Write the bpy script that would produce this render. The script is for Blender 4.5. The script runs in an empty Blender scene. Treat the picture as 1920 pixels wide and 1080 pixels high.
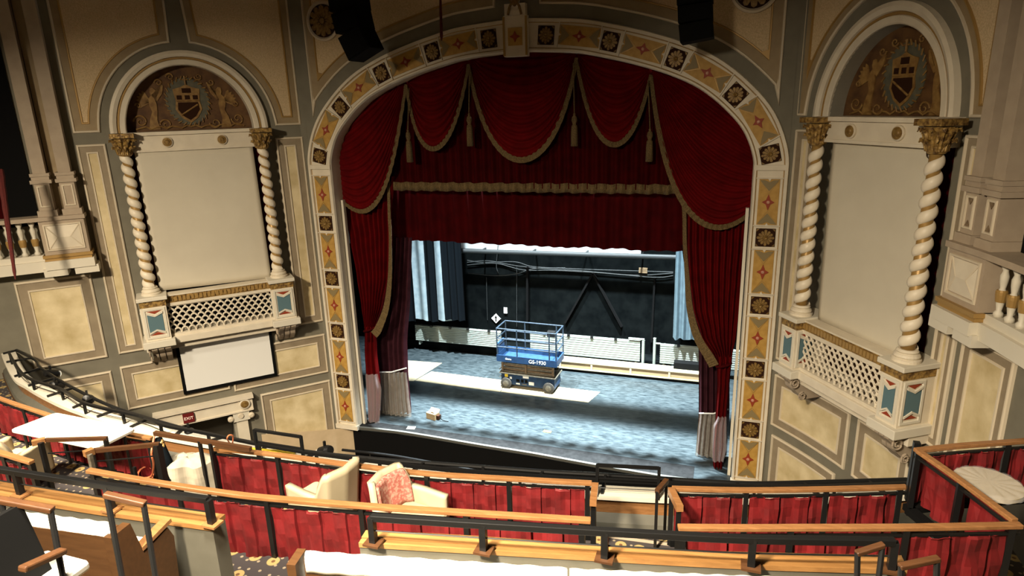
import bpy, bmesh, math, random
from mathutils import Vector, Matrix, Euler
random.seed(7)
D = bpy.data; SC = bpy.context.scene; COL = SC.collection
PI = math.pi; sin = math.sin; cos = math.cos; R = math.radians

# ------------------------------------------------------------------ camera
CAMLOC = Vector((4.27, -13.45, 8.10)); YAW, PIT, ROL, FPX = -0.3267, -0.2746, -0.0297, 1215.4
_f = Vector((sin(YAW) * cos(PIT), cos(YAW) * cos(PIT), sin(PIT)))
_r = Vector((cos(YAW), -sin(YAW), 0)); _u = _r.cross(_f)
RR = cos(ROL) * _r + sin(ROL) * _u; UU = -sin(ROL) * _r + cos(ROL) * _u; FF = _f
cd = D.cameras.new('camera'); cam = D.objects.new('camera', cd); COL.objects.link(cam)
cam.matrix_world = Matrix(((RR.x, UU.x, -FF.x, CAMLOC.x), (RR.y, UU.y, -FF.y, CAMLOC.y), (RR.z, UU.z, -FF.z, CAMLOC.z), (0, 0, 0, 1)))
cd.sensor_width = 36; cd.lens = FPX / 1920 * 36; cd.clip_end = 200; cd.clip_start = 0.05
SC.camera = cam
SC.view_settings.view_transform = 'Standard'; SC.view_settings.look = 'None'; SC.view_settings.gamma = 1
SC.view_settings.use_curve_mapping = False
SC.view_settings.exposure = 0.0
# ------------------------------------------------------------------ world
w = D.worlds.new('house'); SC.world = w; w.use_nodes = True
w.node_tree.nodes['Background'].inputs[0].default_value = (1.0, 0.80, 0.55, 1)
w.node_tree.nodes['Background'].inputs[1].default_value = 0.045
# ------------------------------------------------------------------ lights
def area(name, loc, tgt, size, energy, color, spread=180, sy=None):
    l = D.lights.new(name, 'AREA'); l.energy = energy; l.color = color; l.size = size
    if sy: l.shape = 'RECTANGLE'; l.size_y = sy
    l.spread = R(spread)
    o = D.objects.new(name, l); COL.objects.link(o); o.location = loc
    o.rotation_euler = (Vector(tgt) - Vector(loc)).to_track_quat('-Z', 'Y').to_euler()
    return o
area('house_light_left', (-4.0, -13.2, 9.9), (-5.6, -3.2, -1.4), 0.7, 800, (1.0, 0.84, 0.62), 98)
area('house_light_right', (1.5, -13.8, 9.9), (5.4, -3.4, -2.2), 0.7, 700, (1.0, 0.84, 0.62), 98)
area('balcony_fill', (2.0, -11.8, 10.8), (2.0, -9.6, 4.0), 1.0, 400, (1.0, 0.90, 0.74), 92)  # unseen fill lamp added to brighten the balcony
area('balcony_fill_left', (-5.0, -9.5, 10.8), (-4.6, -7.9, 4.0), 1.0, 260, (1.0, 0.90, 0.74), 86)  # second added fill, for the left end of the balcony
area('stage_work_light_left', (-2.6, 1.5, 13.0), (-2.4, 1.8, 0), 0.35, 3000, (0.80, 0.93, 1.0), 62)
area('stage_work_light_right', (2.4, 1.65, 13.0), (2.2, 2.0, 0), 0.35, 3500, (0.80, 0.93, 1.0), 62)
area('stage_work_light_rear', (-0.5, 4.4, 7.2), (-0.5, 5.4, 0), 0.5, 120, (0.85, 0.97, 1.0), 110)

# ------------------------------------------------------------------ pixel rays of the measured photograph -> real places
def ray(px, py):
    return FF + RR * ((px - 960) / FPX) + UU * ((540 - py) / FPX)
def zp(px, py, z):
    d = ray(px, py); return CAMLOC + d * ((z - CAMLOC.z) / d.z)
def yp(px, py, y):
    d = ray(px, py); return CAMLOC + d * ((y - CAMLOC.y) / d.y)
def dp(px, py, dist):
    return CAMLOC + ray(px, py) * dist

# ------------------------------------------------------------------ materials
def mat(name, c, rough=0.6, metal=0.0, c2=None, scale=6, detail=4, bump=0, bscale=40, sheen=0, emit=None, alpha=None, spec=0.4, contrast=(0.35, 0.65), coat=0):
    m = D.materials.new(name); m.use_nodes = True; nt = m.node_tree; b = nt.nodes['Principled BSDF']
    b.inputs['Base Color'].default_value = (*c, 1); b.inputs['Roughness'].default_value = rough
    b.inputs['Metallic'].default_value = metal; b.inputs['Specular IOR Level'].default_value = spec
    tc = nt.nodes.new('ShaderNodeTexCoord')
    if c2:
        n = nt.nodes.new('ShaderNodeTexNoise'); n.inputs['Scale'].default_value = scale; n.inputs['Detail'].default_value = detail
        nt.links.new(tc.outputs['Object'], n.inputs['Vector'])
        r = nt.nodes.new('ShaderNodeValToRGB'); r.color_ramp.elements[0].position = contrast[0]; r.color_ramp.elements[1].position = contrast[1]
        r.color_ramp.elements[0].color = (*c, 1); r.color_ramp.elements[1].color = (*c2, 1)
        nt.links.new(n.outputs['Fac'], r.inputs[0]); nt.links.new(r.outputs[0], b.inputs['Base Color'])
    if bump:
        n2 = nt.nodes.new('ShaderNodeTexNoise'); n2.inputs['Scale'].default_value = bscale
        nt.links.new(tc.outputs['Object'], n2.inputs['Vector'])
        bp = nt.nodes.new('ShaderNodeBump'); bp.inputs['Strength'].default_value = bump; bp.inputs['Distance'].default_value = 0.02
        nt.links.new(n2.outputs['Fac'], bp.inputs['Height']); nt.links.new(bp.outputs[0], b.inputs['Normal'])
    if sheen:
        b.inputs['Sheen Weight'].default_value = sheen; b.inputs['Sheen Roughness'].default_value = 0.4
        b.inputs['Sheen Tint'].default_value = (min(1, c[0] * 2.2), c[1] * 1.5, c[2] * 1.5, 1)
    if emit: b.inputs['Emission Color'].default_value = (*emit[0], 1); b.inputs['Emission Strength'].default_value = emit[1]
    if alpha is not None: b.inputs['Alpha'].default_value = alpha
    if coat: b.inputs['Coat Weight'].default_value = coat
    return m
def wood(name, c, c2, rough=0.4, stretch=(1, 14, 14), scale=2.2):
    m = mat(name, c, rough); nt = m.node_tree; b = nt.nodes['Principled BSDF']
    tc = nt.nodes.new('ShaderNodeTexCoord'); mp = nt.nodes.new('ShaderNodeMapping'); mp.inputs['Scale'].default_value = stretch
    n = nt.nodes.new('ShaderNodeTexNoise'); n.inputs['Scale'].default_value = scale; n.inputs['Detail'].default_value = 9; n.inputs['Roughness'].default_value = .65
    r = nt.nodes.new('ShaderNodeValToRGB'); r.color_ramp.elements[0].position = .3; r.color_ramp.elements[1].position = .7
    r.color_ramp.elements[0].color = (*c, 1); r.color_ramp.elements[1].color = (*c2, 1)
    nt.links.new(tc.outputs['Object'], mp.inputs[0]); nt.links.new(mp.outputs[0], n.inputs['Vector'])
    nt.links.new(n.outputs['Fac'], r.inputs[0]); nt.links.new(r.outputs[0], b.inputs['Base Color'])
    return m
M = {}
M['greywall'] = mat('grey_wall_paint', (.150, .137, .100), .85, c2=(.175, .160, .118), scale=3)
M['greylight'] = mat('light_grey_wall_paint', (.27, .245, .19), .85, c2=(.30, .275, .215), scale=3)
M['plaster'] = mat('stippled_gold_plaster', (.50, .375, .215), .9, c2=(.64, .49, .295), scale=45, detail=5, bump=.35, bscale=55)
M['marble'] = mat('mottled_cream_paint', (.46, .36, .18), .6, c2=(.68, .57, .35), scale=2.6, detail=8, contrast=(.3, .68))
M['tan'] = mat('tan_border_paint', (.26, .19, .105), .7, c2=(.30, .225, .125), scale=5)
M['tanlow'] = mat('warm_grey_border_paint', (.235, .185, .12), .7, c2=(.275, .22, .145), scale=5)
M['bead'] = mat('cream_bead_moulding', (.58, .50, .37), .5)
M['white'] = mat('ivory_plaster', (.60, .53, .41), .55, c2=(.66, .59, .46), scale=4)
M['goldline'] = mat('antique_gold_paint', (.36, .22, .07), .42, metal=.25)
M['golddark'] = mat('carved_dark_gold', (.10, .05, .015), .5, metal=.2, c2=(.40, .25, .07), scale=16, detail=6, bump=.8, bscale=22)
M['ochre'] = mat('ochre_panel_paint', (.38, .21, .04), .6, c2=(.46, .27, .06), scale=9)
M['leafgrey'] = mat('olive_grey_leaf_paint', (.215, .16, .07), .6)
M['redpaint'] = mat('vermilion_paint', (.25, .035, .010), .6)
M['pinkdot'] = mat('pale_rose_paint', (.48, .24, .16), .5)
M['brownbase'] = mat('dark_umber_paint', (.030, .012, .006), .85, spec=.08)
M['rosegold'] = mat('rosette_gilding', (.27, .165, .045), .5, metal=.2, c2=(.15, .08, .02), scale=22)
M['mural'] = mat('mural_umber_ground', (.065, .027, .009), .7, c2=(.13, .062, .018), scale=5, detail=6)
M['muralgold'] = mat('mural_gold_paint', (.29, .17, .05), .6, c2=(.17, .085, .022), scale=9)
M['muralblue'] = mat('mural_slate_paint', (.075, .075, .055), .7, c2=(.115, .105, .065), scale=10)
M['bluepaint'] = mat('slate_blue_paint', (.085, .15, .17), .6)
M['screen'] = mat('white_cloth', (.54, .49, .385), .85, c2=(.57, .52, .41), scale=2)
M['screenw'] = mat('projection_cloth', (.72, .71, .67), .8)
M['black'] = mat('black_matte', (.003, .003, .003), .85, spec=.1)
M['blackmetal'] = mat('black_painted_steel', (.006, .006, .006), .38, spec=.35)
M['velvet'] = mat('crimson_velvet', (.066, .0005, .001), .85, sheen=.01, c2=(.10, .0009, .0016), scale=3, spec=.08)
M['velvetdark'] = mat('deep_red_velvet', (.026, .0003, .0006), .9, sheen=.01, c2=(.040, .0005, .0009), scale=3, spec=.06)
M['plum'] = mat('plum_velvet', (.030, .007, .011), .85, sheen=.08, c2=(.048, .012, .018), scale=4, spec=.1)
M['fringe'] = mat('gold_bullion_fringe', (.065, .040, .012), .8, c2=(.155, .10, .036), scale=60, detail=2, bump=.6, bscale=90)
M['skirt'] = mat('bright_red_velvet_skirt', (.085, .0016, .0022), .7, sheen=.05, c2=(.15, .0036, .0048), scale=5, bump=.25, bscale=9)
M['stage'] = wood('painted_stage_floor', (.0035, .007, .009), (.045, .057, .061), .36, (.7, 2.3, 1), 6.5)
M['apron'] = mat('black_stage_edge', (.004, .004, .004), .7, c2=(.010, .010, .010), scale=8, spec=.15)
M['edgestrip'] = mat('worn_grey_edge', (.07, .07, .06), .6)
M['backwall'] = mat('black_painted_brick', (.0015, .0022, .0024), .95, c2=(.004, .0052, .0052), scale=3, detail=8, spec=.03)
M['lightwall'] = mat('whitewashed_block', (.62, .66, .66), .8)
M['ply'] = mat('pale_hardboard', (.30, .255, .16), .7, c2=(.34, .29, .19), scale=3)
M['pine'] = wood('pine_board', (.21, .15, .07), (.29, .21, .11), .7)
M['radiator'] = mat('white_enamel', (.20, .225, .195), .6)
M['bluelift'] = mat('blue_enamel', (.004, .022, .062), .55, c2=(.007, .034, .09), scale=9)
M['railpaint'] = mat('dull_slate_blue_steel', (.010, .018, .028), .5, c2=(.02, .032, .046), scale=14)
M['steel'] = mat('worn_galvanised_steel', (.11, .10, .075), .5, metal=.4, c2=(.20, .175, .13), scale=20)
M['rust'] = mat('dirty_brown_steel', (.11, .07, .035), .6, c2=(.20, .14, .08), scale=18)
M['tyre'] = mat('grey_solid_rubber', (.045, .04, .032), .8)
M['blackcloth'] = mat('black_masking_cloth', (.003, .0045, .006), .95, spec=.05)
M['litcloth'] = mat('pale_lit_cloth', (.20, .26, .285), .9, c2=(.27, .33, .35), scale=5)  # lit folds of the blue-grey cloth, their brightness put into the colour
M['bluecloth'] = mat('blue_grey_cloth', (.06, .095, .115), .9, c2=(.08, .125, .145), scale=5)
M['plastic'] = mat('clear_polythene', (.75, .75, .78), .12, alpha=.20, spec=.8)
M['plasticp'] = mat('cloudy_polythene', (.30, .27, .22), .25, alpha=.46, spec=.6, c2=(.42, .38, .32), scale=14)
M['plastict'] = mat('thin_clear_polythene', (.62, .52, .52), .2, alpha=.26, spec=.8)
M['handwood'] = wood('varnished_oak_handrail', (.19, .085, .03), (.29, .14, .055), .25)
M['ledgewood'] = wood('light_oak_ledge', (.215, .105, .034), (.32, .165, .056), .3)
M['darkwood'] = wood('brown_stained_wood', (.045, .019, .008), (.075, .032, .012), .4)
M['pewwood'] = wood('mahogany_bench', (.050, .022, .008), (.075, .034, .012), .4)
M['cream'] = mat('cream_leatherette', (.40, .335, .215), .45, c2=(.44, .37, .245), scale=3)
M['rosefab'] = mat('rose_damask', (.33, .10, .075), .8, c2=(.43, .24, .18), scale=30, detail=3, contrast=(.46, .60))
M['cover'] = mat('white_cover_cloth', (.66, .625, .53), .85, c2=(.72, .685, .59), scale=5)
M['table'] = mat('white_laminate', (.66, .62, .53), .5, c2=(.60, .56, .47), scale=2)
M['dust'] = mat('off_white_dust_sheet', (.34, .30, .225), .85, c2=(.42, .375, .285), scale=4, bump=.5, bscale=6)
M['parapet'] = mat('grey_green_parapet_paint', (.085, .080, .060), .7, c2=(.10, .094, .072), scale=4)
M['ledgewhite'] = mat('ivory_ledge_paint', (.60, .555, .45), .5)
M['orange'] = mat('orange_cable_sheath', (.62, .17, .07), .5)
M['redrope'] = mat('red_rope', (.075, .005, .003), .85, c2=(.05, .003, .002), scale=40)
M['yellow'] = mat('yellow_tape', (.70, .50, .03), .5)
M['paper'] = mat('white_paper', (.75, .75, .72), .8)
M['cardboard'] = mat('brown_cardboard', (.34, .19, .08), .8)
M['exitred'] = mat('exit_sign_red', (.13, .012, .012), .4)
M['exitwhite'] = mat('exit_letter_white', (.75, .62, .5), .4, emit=((1, .75, .6), .35))
M['board'] = mat('beige_hardboard_sheet', (.50, .385, .235), .6, c2=(.56, .43, .27), scale=4)
M['stucco'] = mat('pale_rose_grey_plaster', (.34, .27, .195), .75, c2=(.38, .305, .22), scale=5)
M['cable'] = mat('grey_cable', (.022, .025, .025), .6)
def carpet():
    m = mat('flowered_dark_carpet', (.03, .022, .018), .95); nt = m.node_tree; b = nt.nodes['Principled BSDF']
    tc = nt.nodes.new('ShaderNodeTexCoord')
    def spots(scale, thr, edge, prev, colr):
        v = nt.nodes.new('ShaderNodeTexVoronoi'); v.inputs['Scale'].default_value = scale; v.inputs['Randomness'].default_value = .45
        v.voronoi_dimensions = '2D'
        nt.links.new(tc.outputs['Object'], v.inputs['Vector'])
        r = nt.nodes.new('ShaderNodeValToRGB'); r.color_ramp.elements[0].position = thr; r.color_ramp.elements[1].position = thr + edge
        r.color_ramp.elements[0].color = (1, 1, 1, 1); r.color_ramp.elements[1].color = (0, 0, 0, 1)
        nt.links.new(v.outputs['Distance'], r.inputs[0])
        mx = nt.nodes.new('ShaderNodeMix'); mx.data_type = 'RGBA'
        nt.links.new(r.outputs[0], mx.inputs['Factor'])
        if isinstance(prev, tuple): mx.inputs['A'].default_value = (*prev, 1)
        else: nt.links.new(prev, mx.inputs['A'])
        mx.inputs['B'].default_value = (*colr, 1)
        return mx.outputs['Result']
    a = spots(9.5, .13, .03, (.038, .031, .030), (.25, .20, .13))
    c = spots(4.2, .24, .03, a, (.33, .235, .09))
    d = spots(4.2, .07, .02, c, (.12, .055, .02))
    nt.links.new(d, b.inputs['Base Color'])
    return m
M['carpet'] = carpet()

# ------------------------------------------------------------------ mesh helpers
def wm(o):
    m = Matrix.Translation(o.location) @ o.rotation_euler.to_matrix().to_4x4() @ Matrix.Diagonal((*o.scale, 1))
    return wm(o.parent) @ m if o.parent else m
class MB:
    def __init__(s): s.v = []; s.f = []
    def add(s, vs, fs):
        n = len(s.v); s.v += [Vector(p) for p in vs]; s.f += [tuple(i + n for i in f) for f in fs]; return s
    def box(s, c, d, rot=None):
        c = Vector(c); hx, hy, hz = d[0] / 2, d[1] / 2, d[2] / 2; vs = []
        for x in (-hx, hx):
            for y in (-hy, hy):
                for z in (-hz, hz):
                    p = Vector((x, y, z))
                    if rot is not None: p = rot @ p
                    vs.append(c + p)
        return s.add(vs, [(0, 1, 3, 2), (4, 6, 7, 5), (0, 4, 5, 1), (2, 3, 7, 6), (0, 2, 6, 4), (1, 5, 7, 3)])
    def tube(s, pts, r, n=8, closed=False):
        pts = [Vector(p) for p in pts]; k = len(pts); vs = []; up = Vector((0, 0, 1))
        for i, p in enumerate(pts):
            a = pts[(i - 1) % k] if (i > 0 or closed) else p; b = pts[(i + 1) % k] if (i < k - 1 or closed) else p
            t = (b - a).normalized(); ref = up if abs(t.z) < .95 else Vector((1, 0, 0))
            x = t.cross(ref).normalized(); y = x.cross(t)
            rr = r[i] if isinstance(r, (list, tuple)) else r
            vs += [p + x * cos(2 * PI * j / n) * rr + y * sin(2 * PI * j / n) * rr for j in range(n)]
        fs = []
        for i in range(k if closed else k - 1):
            i2 = (i + 1) % k
            for j in range(n): fs.append((i * n + j, i * n + (j + 1) % n, i2 * n + (j + 1) % n, i2 * n + j))
        if not closed: fs += [tuple(range(n)), tuple(range((k - 1) * n, k * n))]
        return s.add(vs, fs)
    def bar(s, a, b, wd, ht=None):          # square bar
        return s.sweepbox([a, b], wd, ht or wd)
    def sweepbox(s, pts, wd, ht, closed=False):      # rectangular section, horizontal width wd, height ht, centred
        pts = [Vector(p) for p in pts]; k = len(pts); vs = []
        for i, p in enumerate(pts):
            a = pts[i - 1] if i > 0 else p; b = pts[i + 1] if i < k - 1 else p
            t = (b - a).normalized(); ref = Vector((0, 0, 1)) if abs(t.z) < .95 else Vector((1, 0, 0))
            x = t.cross(ref).normalized(); y = x.cross(t)
            vs += [p + x * sx * wd / 2 + y * sy * ht / 2 for sx, sy in ((-1, -1), (1, -1), (1, 1), (-1, 1))]
        fs = [(0, 1, 2, 3), tuple(range(4 * k - 4, 4 * k))]
        for i in range(k - 1):
            for j in range(4): fs.append((i * 4 + j, i * 4 + (j + 1) % 4, i * 4 + 4 + (j + 1) % 4, i * 4 + 4 + j))
        return s.add(vs, fs)
    def lathe(s, c, prof, n=20, axis=None):
        c = Vector(c); vs = []; q = axis if axis is not None else Matrix.Identity(3)
        for r, z in prof: vs += [c + q @ Vector((r * cos(2 * PI * j / n), r * sin(2 * PI * j / n), z)) for j in range(n)]
        k = len(prof); fs = [(i * n + j, i * n + (j + 1) % n, (i + 1) * n + (j + 1) % n, (i + 1) * n + j) for i in range(k - 1) for j in range(n)]
        fs += [tuple(range(n)), tuple(range((k - 1) * n, k * n))]
        return s.add(vs, fs)
    def grid(s, fn, nu, nv):
        vs = [fn(i / nu, j / nv) for j in range(nv + 1) for i in range(nu + 1)]
        return s.add(vs, [(j * (nu + 1) + i, j * (nu + 1) + i + 1, (j + 1) * (nu + 1) + i + 1, (j + 1) * (nu + 1) + i) for j in range(nv) for i in range(nu)])
    def slab(s, poly, z0, z1):               # horizontal polygon extruded in z
        n = len(poly)
        vs = [(p[0], p[1], z0) for p in poly] + [(p[0], p[1], z1) for p in poly]
        return s.add(vs, [tuple(range(n)), tuple(range(n, 2 * n))] + [(i, (i + 1) % n, n + (i + 1) % n, n + i) for i in range(n)])
    def wprism(s, wall, poly, o0, o1):       # polygon in wall coordinates (s, z) extruded from offset o0 to o1
        n = len(poly)
        vs = [wall(a, b, o0) for a, b in poly] + [wall(a, b, o1) for a, b in poly]
        return s.add(vs, [tuple(range(n)), tuple(range(n, 2 * n))] + [(i, (i + 1) % n, n + (i + 1) % n, n + i) for i in range(n)])
    def wbox(s, wall, s0, s1, z0, z1, o0, o1, ns=1):
        for k in range(ns):
            a = s0 + (s1 - s0) * k / ns; b = s0 + (s1 - s0) * (k + 1) / ns
            s.wprism(wall, [(a, z0), (b, z0), (b, z1), (a, z1)], o0, o1)
        return s
    def build(s, name, m, parent=None, local=False, smooth=False, tagd=None, bevel=0, solid=0, weld=False):
        vs = s.v; inv = None; loc = None
        if parent is not None and not local: inv = wm(parent).inverted(); vs = [inv @ p for p in vs]
        elif parent is None:
            xs = [p.x for p in vs]; ys = [p.y for p in vs]; zs = [p.z for p in vs]
            loc = Vector(((min(xs) + max(xs)) / 2, (min(ys) + max(ys)) / 2, min(zs))); vs = [p - loc for p in vs]
        me = D.meshes.new(name); me.from_pydata([tuple(p) for p in vs], [], s.f)
        bm = bmesh.new(); bm.from_mesh(me)
        if weld: bmesh.ops.remove_doubles(bm, verts=bm.verts, dist=.0005)
        bmesh.ops.recalc_face_normals(bm, faces=bm.faces); bm.to_mesh(me); bm.free()
        if smooth:
            for p in me.polygons: p.use_smooth = True
        me.materials.append(M[m] if isinstance(m, str) else m)
        o = D.objects.new(name, me); COL.objects.link(o)
        if loc is not None: o.location = loc
        if parent is not None: o.parent = parent
        if bevel:
            md = o.modifiers.new('bevel', 'BEVEL'); md.width = bevel; md.segments = 2; md.limit_method = 'ANGLE'
        if solid:
            md = o.modifiers.new('thickness', 'SOLIDIFY'); md.thickness = solid
        if tagd: tag(o, *tagd)
        return o
def tag(o, label=None, cat=None, group=None, kind=None):
    if label: o['label'] = label
    if cat: o['category'] = cat
    if group: o['group'] = group
    if kind: o['kind'] = kind
    return o
def thing(name, label=None, cat=None, loc=(0, 0, 0), rz=0, group=None, kind=None):
    o = D.objects.new(name, None); COL.objects.link(o); o.empty_display_size = .1
    o.location = loc; o.rotation_euler = (0, 0, rz)
    return tag(o, label, cat, group, kind)
def copytree(o, parent=None):
    c = o.copy(); COL.objects.link(c); c.parent = parent
    for ch in list(o.children): copytree(ch, c)
    return c
def catmull(pts, n=6):
    P = [Vector(p) for p in pts]; out = []
    for i in range(len(P) - 1):
        a = P[max(i - 1, 0)]; b = P[i]; c = P[i + 1]; d = P[min(i + 2, len(P) - 1)]
        for k in range(n):
            t = k / n; out.append(.5 * ((2 * b) + (c - a) * t + (2 * a - 5 * b + 4 * c - d) * t * t + (-a + 3 * b - 3 * c + d) * t ** 3))
    out.append(P[-1]); return out
def pathlen(P):
    L = [0]
    for a, b in zip(P, P[1:]): L.append(L[-1] + (b - a).length)
    return L
def at(P, L, d):
    d = max(0, min(L[-1], d))
    for i in range(len(P) - 1):
        if d <= L[i + 1] + 1e-9:
            k = (d - L[i]) / max(1e-9, L[i + 1] - L[i]); return P[i].lerp(P[i + 1], k), (P[i + 1] - P[i]).normalized()
    return P[-1], (P[-1] - P[-2]).normalized()

# ------------------------------------------------------------------ walls as surfaces: (s along the wall, z, offset into the room)
def flatwall(p0, u, n):
    p0 = Vector((*p0, 0)); u = Vector((*u, 0)); n = Vector((*n, 0))
    return lambda s, z, o=0: p0 + u * s + n * o + Vector((0, 0, z))
A_ = R(46.5)
WL = flatwall((-5.47, 0), (-cos(A_), -sin(A_)), (sin(A_), -cos(A_)))
WP = flatwall((0, 0), (1, 0), (0, -1))
def _rc(s):
    P0, P1, P2 = Vector((5.45, 0)), Vector((6.6, -1.49)), Vector((7.38, -3.07)); a, b = 1.88, 3.64
    return P0 * ((s - a) * (s - b) / (a * b)) + P1 * (s * (s - b) / (a * (a - b))) + P2 * (s * (s - a) / (b * (b - a)))
def WR(s, z, o=0):
    p = _rc(s); t = (_rc(s + .001) - p).normalized()
    return Vector((p.x + o * t.y, p.y - o * t.x, z))
WN = flatwall((5.92, -1.19), (.545, -.839), (-.839, -.545))     # flat front of the right niche
def winv(wall, P):       # numeric inverse, only used to measure widths
    pass

# strips of wall surface, with an arched opening
def wall_surface(wall, s0, s1, z0, z1, arch=None, hole=None, step=.15):
    mb = MB(); n = max(1, int((s1 - s0) / step))
    S = [s0 + (s1 - s0) * i / n for i in range(n + 1)]
    ext = []
    if arch: ext += [arch[0] - arch[2], arch[0] + arch[2]] + [arch[0] + arch[2] * cos(PI * k / 32) for k in range(1, 32)]
    if hole: ext += [hole[0], hole[1]]
    S = sorted(set([round(x, 5) for x in S + ext if s0 <= x <= s1]))
    def az(x):
        c, zb, rx, rz = arch; q = 1 - ((x - c) / rx) ** 2
        return zb + rz * math.sqrt(max(0, q))
    for a, b in zip(S, S[1:]):
        m = (a + b) / 2; segs = [((z0, z0), (z1, z1))]
        if arch and abs(m - arch[0]) < arch[2]:
            segs = [((z0, z0), (arch[1], arch[1])), ((az(a), az(b)), (z1, z1))]
        if hole and hole[0] < m < hole[1]:
            g = segs[0]; segs = [((hole[3], hole[3]), g[1])] + segs[1:]
            if hole[2] > z0: segs.append(((z0, z0), (hole[2], hole[2])))
        for (la, lb), (ha, hb) in segs:
            mb.add([wall(a, la), wall(b, lb), wall(b, hb), wall(a, ha)], [(0, 1, 2, 3)])
            mb.add([wall(a, la, -.3), wall(b, lb, -.3), wall(b, hb, -.3), wall(a, ha, -.3)], [(0, 1, 2, 3)])
    return mb
def resample(poly, step=.25):
    out = []
    for i, a in enumerate(poly):
        b = poly[(i + 1) % len(poly)]; l = math.hypot(b[0] - a[0], b[1] - a[1]); n = max(1, int(l / step + .5))
        out += [(a[0] + (b[0] - a[0]) * k / n, a[1] + (b[1] - a[1]) * k / n) for k in range(n)]
    return out
def inset(poly, d):
    n = len(poly); A = sum(poly[i][0] * poly[(i + 1) % n][1] - poly[(i + 1) % n][0] * poly[i][1] for i in range(n)); sg = 1 if A > 0 else -1; out = []
    for i in range(n):
        p = Vector(poly[i]); a = Vector(poly[i - 1]); b = Vector(poly[(i + 1) % n])
        t1 = (p - a).normalized(); t2 = (b - p).normalized()
        n1 = Vector((-t1.y, t1.x)) * sg; n2 = Vector((-t2.y, t2.x)) * sg
        m = (n1 + n2)
        if m.length < 1e-6: m = n1
        m.normalize(); k = d / max(.28, m.dot(n1)); out.append((p.x + m.x * k, p.y + m.y * k))
    if d < .03: return out
    def dist(q):
        best = 9; q = Vector(q)
        for i in range(n):
            a = Vector(poly[i]); b = Vector(poly[(i + 1) % n]); ab = b - a; t = max(0, min(1, (q - a).dot(ab) / max(1e-9, ab.length_squared))); best = min(best, (a + ab * t - q).length)
        return best
    ok = [dist(q) > d * .93 for q in out]
    if not any(ok): return out
    res = []
    for i in range(n):
        if ok[i]: res.append(out[i]); continue
        for k in range(1, n):
            if ok[(i - k) % n]: res.append(out[(i - k) % n]); break
            if ok[(i + k) % n]: res.append(out[(i + k) % n]); break
    return res
def ring(mb, wall, poly, prof):
    n = len(poly); rows = [[wall(a, b, o) for a, b in inset(poly, d)] for d, o in prof]
    for r1, r2 in zip(rows, rows[1:]):
        mb.add(r1 + r2, [(i, (i + 1) % n, n + (i + 1) % n, n + i) for i in range(n)])
    return mb
def field(wall, poly, off, cut=True):
    bm = bmesh.new(); vs = [bm.verts.new((a, b, 0)) for a, b in poly]; bm.faces.new(vs)
    if cut:
        lo = min(p[0] for p in poly); hi = max(p[0] for p in poly); x = lo + .3
        while x < hi:
            bmesh.ops.bisect_plane(bm, geom=bm.verts[:] + bm.edges[:] + bm.faces[:], plane_co=(x, 0, 0), plane_no=(1, 0, 0)); x += .3
    bmesh.ops.triangulate(bm, faces=bm.faces[:])
    mb = MB(); bm.verts.index_update(); mb.add([wall(v.co.x, v.co.y, off) for v in bm.verts], [tuple(v.index for v in f.verts) for f in bm.faces]); bm.free()
    return mb
def panel(wall, poly, parent, fieldm='marble', tanm='tanlow', w=.15, bead=.05, rs=.25, name='wall_panel'):
    poly = resample(poly, rs)
    p = ring(MB(), wall, poly, [(0, 0), (.004, .035), (.02, .05), (bead - .012, .05), (bead, .02)]).build(name, 'bead', parent)
    ring(MB(), wall, poly, [(bead, .02), (bead + w, .02)]).build('border', tanm, p)
    ring(MB(), wall, poly, [(bead + w, .02), (bead + w + .008, .04), (bead + w + .03, .04), (bead + w + .04, .012)]).build('inner_bead', 'goldline' if fieldm == 'plaster' else 'bead', p)
    field(wall, inset(poly, bead + w + .035), .014).build('field', fieldm, p)
    return p
def rect(a, b, c, d): return [(a, c), (b, c), (b, d), (a, d)]
def arcpts(c, zb, rx, rz, a0, a1, n=16):
    return [(c + rx * cos(R(a0 + (a1 - a0) * k / n)), zb + rz * sin(R(a0 + (a1 - a0) * k / n))) for k in range(n + 1)]
TOP = 12.5
AL = (2.30, 7.77, 1.27, 1.37); AR = (1.80, 7.73, 1.15, 1.40)      # arch: centre, springing height, half width, rise

# ---- left wall
wl = thing('wall_left', kind='structure', loc=WL(0, 0))
wall_surface(WL, 0, 8.0, -2.5, TOP, AL, (2.12, 3.9, -2.5, 1.0)).build('wall_surface', 'greywall', wl, weld=True)
def upper(c, zb, rx, rz, sA, sB, sm, side):
    if side == 'far': return [(sB, TOP - .3), (sm + .07, TOP - .3)] + arcpts(c, zb, rx, rz, 84, 8, 16) + [(c + rx + .01, zb + .03), (sB, zb + .03)]
    return [(sA, TOP - .3), (sA, zb + .03), (c - rx - .01, zb + .03)] + arcpts(c, zb, rx, rz, 172, 96, 16) + [(sm - .07, TOP - .3)]
panel(WL, upper(2.3, 7.77, 1.74, 1.82, -.03, 4.53, 2.34, 'far'), wl, 'plaster', 'tan', .125)
panel(WL, upper(2.3, 7.77, 1.74, 1.82, -.03, 4.53, 2.34, 'near'), wl, 'plaster', 'tan', .125)
panel(WL, rect(4.0, 4.53, 2.95, 7.57), wl, 'marble', 'tanlow', .105)
panel(WL, rect(-.03, .60, 2.9, 7.53), wl, 'marble', 'tanlow', .13)
panel(WL, rect(2.37, 4.57, 1.58, 2.65), wl, 'marble')
panel(WL, rect(-.02, 2.29, 1.49, 2.56), wl, 'marble')
panel(WL, rect(-.02, 1.72, -.7, 1.27), wl, 'marble')
panel(WL, rect(4.74, 6.1, 2.93, 4.86), wl, 'marble')
panel(WL, rect(4.74, 6.3, 1.5, 2.6), wl, 'marble')
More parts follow.
